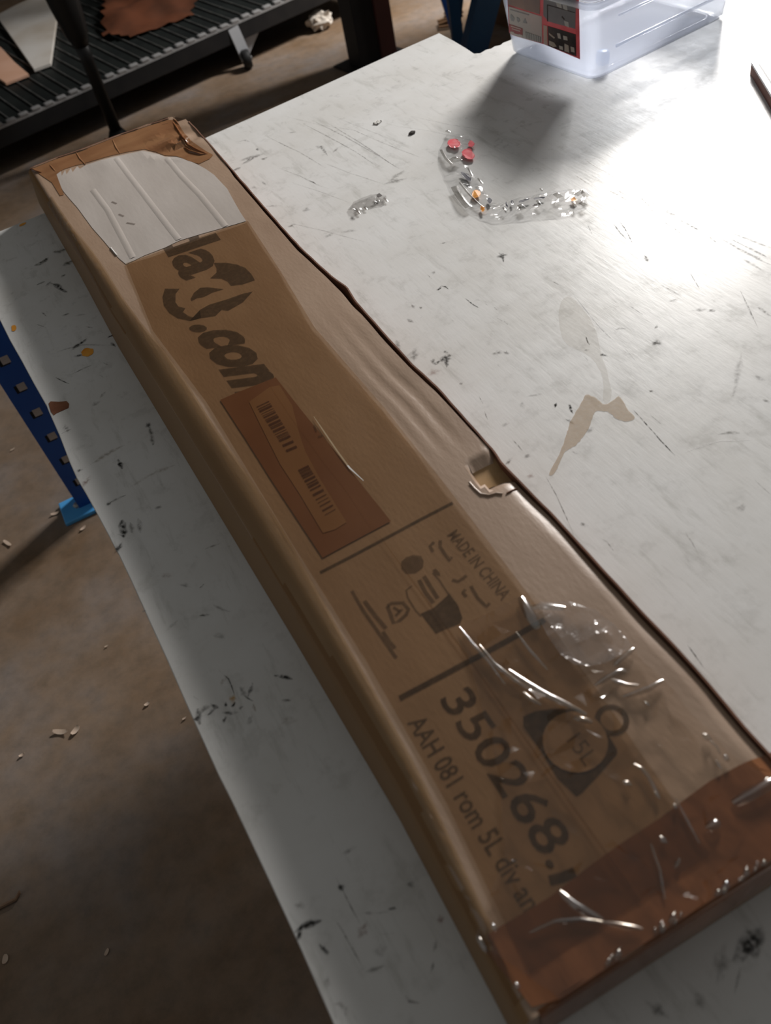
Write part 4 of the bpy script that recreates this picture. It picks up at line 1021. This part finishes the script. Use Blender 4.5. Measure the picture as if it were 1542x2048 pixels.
for q in ([(0.1647,0.0782),(0.1734,0.0791),(0.1747,0.0691),(0.1662,0.0691)], [(0.1816,0.0771),(0.1929,0.0776),(0.1932,0.0702),(0.1819,0.0696)], [(0.1384,0.0585),(0.1528,0.0577),(0.1591,0.0514),(0.1483,0.0481),(0.137,0.0505)], [(0.1668,0.055),(0.1769,0.0553),(0.1774,0.0487),(0.1673,0.0484)], [(0.1837,0.0625),(0.1947,0.0611),(0.1943,0.0477),(0.1815,0.0478)], [(0.141,0.0743),(0.1574,0.0682),(0.1541,0.0656),(0.1404,0.0703)], [(0.2003,0.0605),(0.2101,0.0607),(0.2102,0.0513),(0.2004,0.051)]):
    lab('label_patch', q, 'lab_lt', .0016, lb)
for q in ([(0.1887,0.1061),(0.201,0.1058),(0.201,0.0958),(0.1902,0.0973)], [(0.1712,0.1368),(0.185,0.1367),(0.1863,0.1272),(0.1726,0.1282)], [(0.1888,0.1347),(0.2011,0.1352),(0.2012,0.1264),(0.1904,0.1271)]):
    lab('label_patch', q, 'lab_white', .0016, lb)
for q in ([(0.1442,0.1266),(0.2215,0.1267),(0.2214,0.1258),(0.144,0.1252)], [(0.1442,0.1266),(0.1463,0.1265),(0.1409,0.0949),(0.1388,0.0954)], [(0.1842,0.1134),(0.1905,0.1092),(0.1888,0.107),(0.1825,0.1112)]):
    lab('label_patch', q, 'lab_dark', .0016, lb)
cap = obj('bottle_cap', lathe([(.0125, 0), (.0135, .002), (.0135, .018), (.0115, .0225), (.004, .0235)], 20), 'blue_cap', smooth=True)
cap.location = (1.095, 1.456, TOP + .0065)
tag(cap, 'small round blue cap lying inside the clear storage bin', 'cap')

# ---------------------------------------------------------------- loose plastic wrapper
WR = (.66, 1.17, TOP)
wrapper = thing('plastic_wrapper', 'crumpled L-shaped clear plastic wrapper with red and orange prints on bench', 'wrapper', WR)
def ribbon(parent, name, Lp, Rp, mat, amp, seed, nu=8, base=.0015, step=.006):
    L = [Vector((p[0], p[1])) for p in Lp]; Rr = [Vector((p[0], p[1])) for p in Rp]
    def along(P, t):
        d = [0]
        for a, b in zip(P, P[1:]): d.append(d[-1] + (b - a).length)
        x = t * d[-1]
        for i in range(len(P) - 1):
            if x <= d[i + 1] + 1e-9: return P[i].lerp(P[i + 1], (x - d[i]) / max(1e-9, d[i + 1] - d[i]))
        return P[-1]
    ln = sum((b - a).length for a, b in zip(L, L[1:])); n = max(6, int(ln / step)); bm = bmesh.new(); rows = []
    for j in range(n + 1):
        a, b = along(L, j / n), along(Rr, j / n); row = []
        for i in range(nu + 1):
            p = a.lerp(b, i / nu); e = min(i, nu - i) / (nu / 2)
            z = base + amp * (.35 + .65 * e ** .5) * (.5 + .9 * nz(p.x * 55, p.y * 55, seed) + .5 * abs(nz(p.x * 120, p.y * 120, seed + 3)))
            p = p + Vector((nz(p.x * 60, p.y * 60, seed + 7), nz(p.x * 60, p.y * 60, seed + 9))) * amp * .35
            row.append(bm.verts.new((p.x - WR[0], p.y - WR[1], max(.0006, z))))
        rows.append(row)
    for A, B in zip(rows, rows[1:]):
        for i in range(nu): bm.faces.new((A[i], A[i + 1], B[i + 1], B[i]))
    return obj(name, bm, mat, parent)
fl = ribbon(wrapper, 'film', [(0.731,1.44),(0.694,1.403),(0.667,1.362),(0.64,1.283),(0.626,1.234),(0.621,1.195),(0.619,1.17),(0.623,1.141),(0.632,1.12),(0.647,1.105),(0.667,1.094),(0.691,1.079),(0.71,1.064),(0.732,1.051),(0.767,1.054)], [(0.758,1.399),(0.736,1.346),(0.701,1.326),(0.693,1.294),(0.685,1.258),(0.676,1.221),(0.669,1.191),(0.665,1.172),(0.672,1.161),(0.689,1.158),(0.708,1.152),(0.732,1.141),(0.758,1.128),(0.778,1.117),(0.791,1.094)], 'wrap', .0042, 5.5, 9, .0012, .006)
def dab(name, pts, mat, z, par=None):
    pts = [p[:2] for p in pts]
    for _ in range(2):      # round the corners off
        pts = [q for a, b in zip(pts, pts[1:] + pts[:1]) for q in ((a[0] * .75 + b[0] * .25, a[1] * .75 + b[1] * .25), (a[0] * .25 + b[0] * .75, a[1] * .25 + b[1] * .75))]
    pts = [(x + .0016 * nz(x * 420, y * 420, 1), y + .0016 * nz(x * 420, y * 420, 5)) for x, y in pts]
    bm = bmesh.new(); bm.faces.new([bm.verts.new((p[0] - WR[0], p[1] - WR[1], z + .0015 * nz(p[0] * 90, p[1] * 90))) for p in pts])
    for f in bm.faces:
        if f.normal.z < 0: f.normal_flip()
    return obj(name, bm, mat, par or fl)
for q in ([(0.716,1.41),(0.728,1.416),(0.734,1.404),(0.73,1.384),(0.72,1.373),(0.71,1.381),(0.709,1.396)], [(0.743,1.38),(0.751,1.383),(0.748,1.364),(0.738,1.356),(0.733,1.364)], [(0.714,1.358),(0.73,1.362),(0.73,1.345),(0.723,1.322),(0.71,1.318),(0.706,1.335)]): dab('red_print', q, 'red', .0055)
for q in ([(0.65,1.217),(0.661,1.224),(0.666,1.217),(0.663,1.206),(0.651,1.196),(0.645,1.204)], [(0.641,1.173),(0.646,1.172),(0.642,1.159),(0.634,1.152),(0.633,1.159)], [(0.759,1.089),(0.765,1.087),(0.762,1.078),(0.766,1.078),(0.758,1.073),(0.754,1.081)]): dab('orange_print', q, 'orange', .0055)
for q in ([(0.66,1.184),(0.668,1.185),(0.662,1.169),(0.652,1.166)], [(0.676,1.3),(0.682,1.279),(0.676,1.256),(0.669,1.254),(0.67,1.276)], [(0.677,1.154),(0.68,1.155),(0.672,1.137),(0.67,1.139)], [(0.686,1.152),(0.69,1.15),(0.683,1.137),(0.679,1.139)], [(0.694,1.141),(0.713,1.135),(0.711,1.131),(0.692,1.135)], [(0.717,1.132),(0.734,1.123),(0.73,1.118),(0.714,1.125)]): dab('dark_print', q, 'black', .0050)
def fold(parent, org, pts, w, h, mat, z0):
    bm = bmesh.new(); P = [Vector((p[0], p[1])) for p in pts]; Q = []
    for p, q in zip(P, P[1:]): Q += [p.lerp(q, i / 6) for i in range(6)]
    Q.append(P[-1]); n = len(Q); rows = []
    for i, p in enumerate(Q):
        d = (Q[min(i + 1, n - 1)] - Q[max(i - 1, 0)]).normalized(); s = Vector((-d.y, d.x)); k = math.sin(math.pi * i / (n - 1)) * .9 + .1
        rows.append([bm.verts.new((p.x + s.x * u * w / 2 - org[0], p.y + s.y * u * w / 2 - org[1], z0 + h * k * (1 - u * u))) for u in (-1, -.6, -.2, .2, .6, 1)])
    for A, B in zip(rows, rows[1:]):
        for a in range(5): bm.faces.new((A[a], A[a + 1], B[a + 1], B[a]))
    for f in bm.faces:
        if f.normal.z < 0: f.normal_flip()
    return obj('film_fold', bm, mat, parent, smooth=True)
for q, w in (([(0.64,1.256),(0.631,1.224),(0.625,1.195),(0.623,1.179)], .012), ([(0.691,1.389),(0.68,1.353),(0.677,1.326)], .006), ([(0.686,1.346),(0.689,1.333),(0.698,1.334)], .014), ([(0.654,1.261),(0.647,1.226),(0.642,1.191),(0.64,1.162)], .004), ([(0.748,1.115),(0.747,1.098)], .010), ([(0.688,1.127),(0.684,1.11)], .010), ([(0.767,1.087),(0.783,1.089),(0.777,1.069)], .010), ([(0.691,1.295),(0.682,1.266)], .004), ([(0.684,1.25),(0.68,1.23)], .004), ([(0.754,1.075),(0.746,1.058)], .006), ([(0.663,1.139),(0.662,1.128)], .004), ([(0.76,1.064),(0.761,1.051)], .008), ([(0.735,1.447),(0.736,1.435)], .006), ([(0.74,1.146),(0.738,1.135)], .004), ([(0.715,1.118),(0.711,1.101)], .005)):
    fold(fl, WR, q, w, w * .45, 'crease', .007)
WR0 = WR
WR = (.395, 1.30, TOP)
scrap = thing('plastic_scrap', 'small grey crumpled scrap of clear film between box and wrapper', 'scrap', WR)
sf = ribbon(scrap, 'film', [(0.471,1.33),(0.49,1.347),(0.508,1.351),(0.524,1.347),(0.537,1.338),(0.54,1.321)], [(0.476,1.309),(0.487,1.314),(0.5,1.311),(0.512,1.308),(0.522,1.302),(0.536,1.307)], 'scrap', .007, 2.5, 6, .001, .004)
for q, w in (([(0.482,1.323),(0.481,1.311),(0.479,1.301)], .004), ([(0.496,1.318),(0.495,1.305)], .004), ([(0.536,1.32),(0.534,1.303)], .004), ([(0.515,1.322),(0.518,1.315)], .005)): fold(sf, WR, q, w, w * .5, 'crease', .003)
for q in ([(0.476,1.32),(0.478,1.313),(0.478,1.302),(0.474,1.309)], [(0.526,1.33),(0.535,1.337),(0.535,1.321),(0.525,1.321)]):
    dab('dark_edge', q, 'crumb', .006, sf)

# small bits on the bench
WB = [(0.663,1.595,0.8)][0]
t = thing('plastic_clip', 'tiny white square plastic clip lying near the back edge of the bench', 'clip', WB, .5)
bm = bmesh.new()
for lo, hi in (((-.007, -.006, 0), (.007, -.003, .0022)), ((-.007, .003, 0), (.007, .006, .0022)), ((-.007, -.006, 0), (-.004, .006, .0022)), ((.004, -.006, 0), (.007, .001, .0022))): add_box(bm, lo, hi)
obj('frame', bm, 'white', t); obj('pin', box((-.001, -.002, .0), (.002, .001, .002)), 'white', t)
def lump(r, sx, sy, sz, seed, sub=2, amp=.35):
    bm = bmesh.new(); bmesh.ops.create_icosphere(bm, subdivisions=sub, radius=r)
    for v in bm.verts:
        k = 1 + amp * nz(v.co.x / r * 1.6, v.co.y / r * 1.6, v.co.z / r * 1.6 + seed); v.co = Vector((v.co.x * sx * k, v.co.y * sy * k, max(-.0, v.co.z * sz * k + r * sz * .5)))
    return bm
o = obj('crumb', lump(.0062, 1.2, .8, .5, 3), 'crumb'); o.location = [(0.69,1.501,0.8)][0]; tag(o, 'dark crumb lying left of the wrapper tip', 'crumb')
# laminated board at the right border
bd = [(1.245,1.222),(1.178,1.103),(1.032,0.85),(1.26,0.826),(1.411,1.16)]
b0 = Vector((1.30, 1.15, TOP))
t = thing('laminate_board', 'pale board with red-brown edge cut off by the right border', 'board', b0)
P0 = [(p[0] - b0.x, p[1] - b0.y) for p in bd]
obj('core', prism(P0, .0005, .0165), 'red_edge', t)
obj('face', prism(P0, .0166, .0200, .0008), 'pale_metal', t)
L = [(1.247,1.208),(1.206,1.133),(1.062,0.881),(1.066,0.883),(1.212,1.137),(1.25,1.207)]
o = flat('groove', [(p[0] - b0.x, p[1] - b0.y) for p in L], 'rubber', .0203, t, 0)

# ---------------------------------------------------------------- bits on the floor
def shaving(loc, ln, w, rz, curl, label, mat='shaving'):
    bm = bmesh.new(); n = 8; rows = []
    for i in range(n + 1):
        t_ = i / n; x = (t_ - .5) * ln; z = .002 + curl * (2 * t_ - 1) ** 2; ww = w * (1 - .6 * abs(2 * t_ - 1) ** 3)
        rows.append([bm.verts.new((x, -ww / 2 + .15 * w * nz(i, 1), z)), bm.verts.new((x, ww / 2, z + .3 * curl)), bm.verts.new((x, ww / 2, z + .3 * curl + .001)), bm.verts.new((x, -ww / 2 + .15 * w * nz(i, 1), z + .001))])
    for A, B in zip(rows, rows[1:]):
        for i in range(4): bm.faces.new((A[i], A[(i + 1) % 4], B[(i + 1) % 4], B[i]))
    bm.faces.new(rows[0]); bm.faces.new(rows[-1][::-1]); bmesh.ops.recalc_face_normals(bm, faces=bm.faces[:])
    o = obj('wood_shaving', bm, mat); o.location = loc; o.rotation_euler = (0, 0, rz); tag(o, label, 'shaving', 'pale wood shavings on the floor')
FS = [(-0.448,1.88,0),(-0.312,1.907,0),(-0.445,1.242,0),(-0.415,1.227,0),(-0.259,1.201,0),(-0.199,1.122,0),(-0.299,1.402,0),(-0.532,1.235,0),(-0.258,1.806,0),(-0.638,0.841,0),(-0.366,2.253,0),(-0.468,0.756,0)]
shaving(FS[0], .034, .009, 2.0, .002, 'pinkish wood shaving at the left border, below the blue bench leg')
shaving(FS[1], .022, .008, -.2, .003, 'curled pale shaving just left of the light blue foot plate')
shaving(FS[2], .034, .011, -.6, .004, 'larger left one of two shavings lying side by side on the open floor')
shaving(FS[3], .022, .012, .6, .003, 'stubby right one of two shavings lying side by side on the open floor')
shaving(FS[4], .013, .007, .2, .002, 'small pale shaving midway between the paired shavings and the bench edge')
shaving(FS[5], .010, .004, .2, .001, 'tiny white shaving right against the bench edge')
shaving(FS[6], .009, .003, .0, .001, 'tiny white shaving alone near the middle of the floor strip')
shaving(FS[7], .012, .006, .1, .002, 'small white chip down left of the paired shavings')
shaving(FS[8], .018, .008, .5, .002, 'tan shaving in the shadow behind the foot plate')
shaving(FS[9], .016, .010, 1.2, .002, 'blurred pale chip at the bottom left of the floor')
shaving(FS[10], .014, .004, .3, .001, 'thin white shaving left of the bench leg shadow')
shaving(FS[11], .012, .006, .8, .001, 'faint grey chip near the dark bench shadow at the bottom')
tw = [(-0.642,0.939,0),(-0.619,0.938,0),(-0.6,0.937,0),(-0.59,0.946,0)]
bm = bmesh.new(); pv = None
for i, p in enumerate(tw):
    p = Vector(p) - Vector(tw[1]); ring = [bm.verts.new(p + Vector((0, math.cos(a) * .004, .005 + math.sin(a) * .0035))) for a in [k * math.pi / 3 for k in range(6)]]
    if pv:
        for k in range(6): bm.faces.new((pv[k], pv[(k + 1) % 6], ring[(k + 1) % 6], ring[k]))
    else: bm.faces.new(ring[::-1])
    pv = ring
bm.faces.new(pv); bmesh.ops.recalc_face_normals(bm, faces=bm.faces[:])
o = obj('twig', bm, 'twig'); o.location = tw[1]; tag(o, 'thin bent brown twig on the floor at the lower left border', 'twig')

# ---------------------------------------------------------------- black rack behind the bench
SH = Vector((.026, 4.159, 0)); srz = math.radians(9.9)
rack = thing('steel_rack', 'low black steel rack with barred deck and toothed front edge', 'rack', SH, srz)
DZ = .20; X0, X1 = -.7, 2.05; DEP = 1.55
obj('front_beam', box((X0, -.004, DZ - .085), (X1, .035, DZ - .012), .002), 'shelf', rack)
obj('back_beam', box((X0, DEP - .04, DZ - .085), (X1, DEP, DZ - .012), .002), 'shelf', rack)
obj('edge_strip', box((X0, -.006, DZ - .014), (X1, .014, DZ - .004)), 'galv', rack)
tooth = None; barme = None; k = 0; x = X0 + .03
while x < X1:
    if tooth is None:
        tooth = obj('edge_tooth', box((-.020, -.008, 0), (.020, .016, .012), .003), 'galv', rack); o = tooth
    else: o = link('edge_tooth', tooth.data, None, rack)
    o.location = (x, 0, DZ - .006 + .002 * (k % 3))
    if barme is None:
        barme = obj('grating_bar', box((-.0012, .012, -.03), (.0012, DEP - .04, 0)), 'bar_lt', rack); o = barme  # bars coloured pale grey for their thin highlights
    else: o = link('grating_bar', barme.data, None, rack)
    o.location = (x, 0, DZ + .004)
    x += .060; k += 1
obj('deck_sheet', box((X0, .016, DZ - .008), (X1, DEP - .03, DZ - .003)), 'bar', rack)
for x in (X0 + .05, X1 - .05):
    for y in (.01, DEP - .05): obj('leg', box((x - .03, y, 0), (x + .03, y + .04, 1.56), .002), 'shelf', rack)
obj('shade_shelf', box((X0, 0, 1.52), (X1, DEP, 1.56), .003), 'shelf', rack)  # unseen shelf added to block ambient light above the deck
bmw = bmesh.new(); beam(bmw, (1.185, -.02, .05), (1.17, 0, DZ - .02), .055, .01, (0, 1, 0))
lg = obj('caster_leg', bmw, 'grey_leg', rack); lg['label'] = 'pale grey caster bracket'
bmw = bmesh.new(); beam(bmw, (1.20, .03, .04), (1.32, .03, DZ - .05), .05, .008, (0, 1, 0)); obj('caster_brace', bmw, 'grey_leg', lg)
bmw = lathe([(.012, -.02), (.036, -.02), (.042, -.012), (.042, .012), (.036, .02), (.012, .02)], 20)
wh = obj('caster_wheel', bmw, 'rubber', lg, smooth=True); wh.location = (1.178, -.04, .043); wh.rotation_euler = (math.pi / 2, 0, 1.2)
hb = obj('axle', lathe([(.010, -.026), (.010, .026)], 12), 'galv', wh)

def slab(name, px, z, h, mat, label, cat, rot=0):
    P = px; c = Vector((sum(p[0] for p in P) / len(P), sum(p[1] for p in P) / len(P), z))
    t_ = thing(name, label, cat, c)
    o_ = obj('sheet', prism([(p[0] - c.x, p[1] - c.y) for p in P], 0, h, min(.002, h / 4)), mat, t_)
    return t_
DK = DZ + .0045
slab('white_board', [(0.278,5.695),(0.398,5.761),(0.491,5.796),(0.605,5.779),(0.522,5.242),(0.361,4.638),(0.28,4.638),(0.28,4.985)], DK, .014, 'white_board', 'dirty white board lying on the black rack', 'board')
slab('salmon_board', [(0.135,5.352),(0.205,5.14),(0.223,4.839),(0.247,4.604),(0.135,4.595),(0.073,4.957)], DK, .012, 'salmon', 'salmon coloured card lying on the rack at the left border', 'card')
bc_ = [(0.64,4.767),(0.729,5.075),(0.839,5.502),(1.095,5.11),(1.19,4.735),(1.064,4.597),(0.904,4.581),(0.821,4.559),(0.715,4.627)]
c0 = Vector((.95, 5.1, DK)); bm = bmesh.new()
cl = thing('brown_cloth', 'dark brown folded cloth heap lying on the black rack', 'cloth', c0)
gx, gy = 26, 26; vv = {}
for j in range(gy + 1):
    for i in range(gx + 1):
        x = .62 + .86 * i / gx; y = 4.62 + .86 * j / gy; 
        e = min(i, gx - i, j, gy - j) / 4
        vv[i, j] = (x, y, .006 + .045 * min(1, e) * (.7 + .8 * nz(x * 5, y * 5)) + .012 * nz(x * 18, y * 9))
keep = lambda x, y: inside((x, y), [p[:2] for p in bc_])
vm = {}
for j in range(gy):
    for i in range(gx):
        q = [(i, j), (i + 1, j), (i + 1, j + 1), (i, j + 1)]
        if all(keep(*vv[a][:2]) for a in q):
            for a in q:
                if a not in vm: vm[a] = bm.verts.new((vv[a][0] - c0.x, vv[a][1] - c0.y, max(.002, vv[a][2])))
            bm.faces.new([vm[a] for a in q])
obj('fabric', bm, 'leather', cl, smooth=True)

# black stand in front of the rack
pb = Vector((.462, 4.07, 0))
pole = thing('black_stand', 'black upright stand pole with thick upper tube in front of the rack', 'stand', pb)
obj('foot', lathe([(.05, 0), (.05, .012), (.04, .03), (.03, .05)], 24), 'pole', pole, smooth=True)
obj('tube', lathe([(.026, .03), (.027, .34), (.030, .42)], 18), 'pole', pole, smooth=True)
obj('upper_sleeve', lathe([(.030, .40), (.048, .45), (.062, .56), (.075, .72), (.082, 1.2), (.08, 1.42)], 20), 'pole', pole, smooth=True)
o = obj('foot_tip', lathe([(.012, 0), (.014, .012), (.006, .026)], 10), 'galv', pole); o.location = (.055, -.085, .0); o['label'] = 'pale metal foot tip'

# red-brown post to the right of the rack
rp = Vector((1.62, 3.83, 0))
post = thing('steel_post', 'dark red-brown steel post standing at right end of rack', 'post', rp, srz)
obj('web', box((-.06, 0, .01), (.05, .10, 1.25), .003), 'dark', post)
obj('flange', box((.05, -.012, .01), (.135, .11, 1.25), .004), 'rust', post)
obj('base_plate', box((-.11, -.05, 0), (.18, .16, .010), .003), 'dark', post)

# crumpled paper on the floor
cp = [(1.653,4.465,0)][0]
bm = bmesh.new(); bmesh.ops.create_icosphere(bm, subdivisions=3, radius=.055)
for v in bm.verts:
    q = v.co / .055; k = .72 + .55 * abs(nz(q.x * 2.2, q.y * 2.2, q.z * 2.2 + 11)) + .35 * nz(q.x * 5, q.y * 5, q.z * 5)
    v.co = Vector((v.co.x * 1.35 * k, v.co.y * 1.0 * k, max(0, v.co.z * k * .9 + .04)))
o = obj('crumpled_paper', bm, 'paper'); o.location = (cp[0], cp[1], 0); tag(o, 'crumpled pale paper ball on the floor beside the red-brown post', 'paper')

# blue trestle and splintered wood behind the notch in the bench
ftp = Vector((1.575, 3.04, 0))
tre = thing('blue_trestle', 'dark blue steel trestle with splayed struts behind the bench notch', 'trestle', ftp)
def strut(name, p0, p1, w, d, mat):
    bm = bmesh.new(); beam(bm, Vector(p0) - ftp, Vector(p1) - ftp, w, d, (.3, 1, .2)); return obj(name, bm, mat, tre)
A0, A1 = [(1.596,3.047,0.01)][0], [(1.713,2.901,0.5)][0]
strut('strut', A0, A1, .085, .06, 'blue_dk')
B0_, B1_ = [(1.712,3.173,0.01)][0], [(1.678,3.127,0.5)][0]
strut('strut', B0_, B1_, .04, .04, 'blue_dk')
strut('strut', [(1.698,3.129,0.2)][0], [(1.712,3.293,0.46)][0], .03, .03, 'blue')
strut('strut', [(1.717,3.2,0.25)][0], [(1.707,3.081,0.5)][0], .02, .03, 'blue_dk')
obj('foot', box((-.10, -.06, 0), (.09, .07, .02), .004), 'blue_dk', tre)
t = thing('wooden_cabinet', 'brown wooden cabinet behind the storage bin, made tall to shade the floor', 'cabinet', (2.26, 2.95, 0), .04)  # only a brown sliver shows; tall body added to shade the rear floor
obj('plinth', box((.01, .01, 0), (.49, .83, .06)), 'wood', t)
obj('carcass', box((0, 0, .06), (.50, .84, 1.62), .004), 'wood', t)
for k in range(2): obj('door', box((-.018, .006 + .417 * k, .07), (-.001, .417 + .417 * k, 1.60), .003), 'wood', t)
obj('top_board', box((-.03, -.012, 1.62), (.51, .852, 1.645), .003), 'wood', t)
sp0 = [(2.08,3.96,0)][0]
t = thing('splintered_wood', 'ragged brown splinters of wood on the floor left of the blue trestle', 'wood', (sp0[0], sp0[1], 0), .4)
for k in range(7):
    bm = bmesh.new(); a = -.9 + .25 * k; p0 = Vector((.02 * k - .06, .015 * (k % 3), .012 + .004 * k)); beam(bm, p0, p0 + Vector((math.cos(a) * (.10 + .02 * (k % 3)), math.sin(a) * .12, .012 * (k % 2))), .018, .008)
    obj('splinter', bm, 'wood', t)
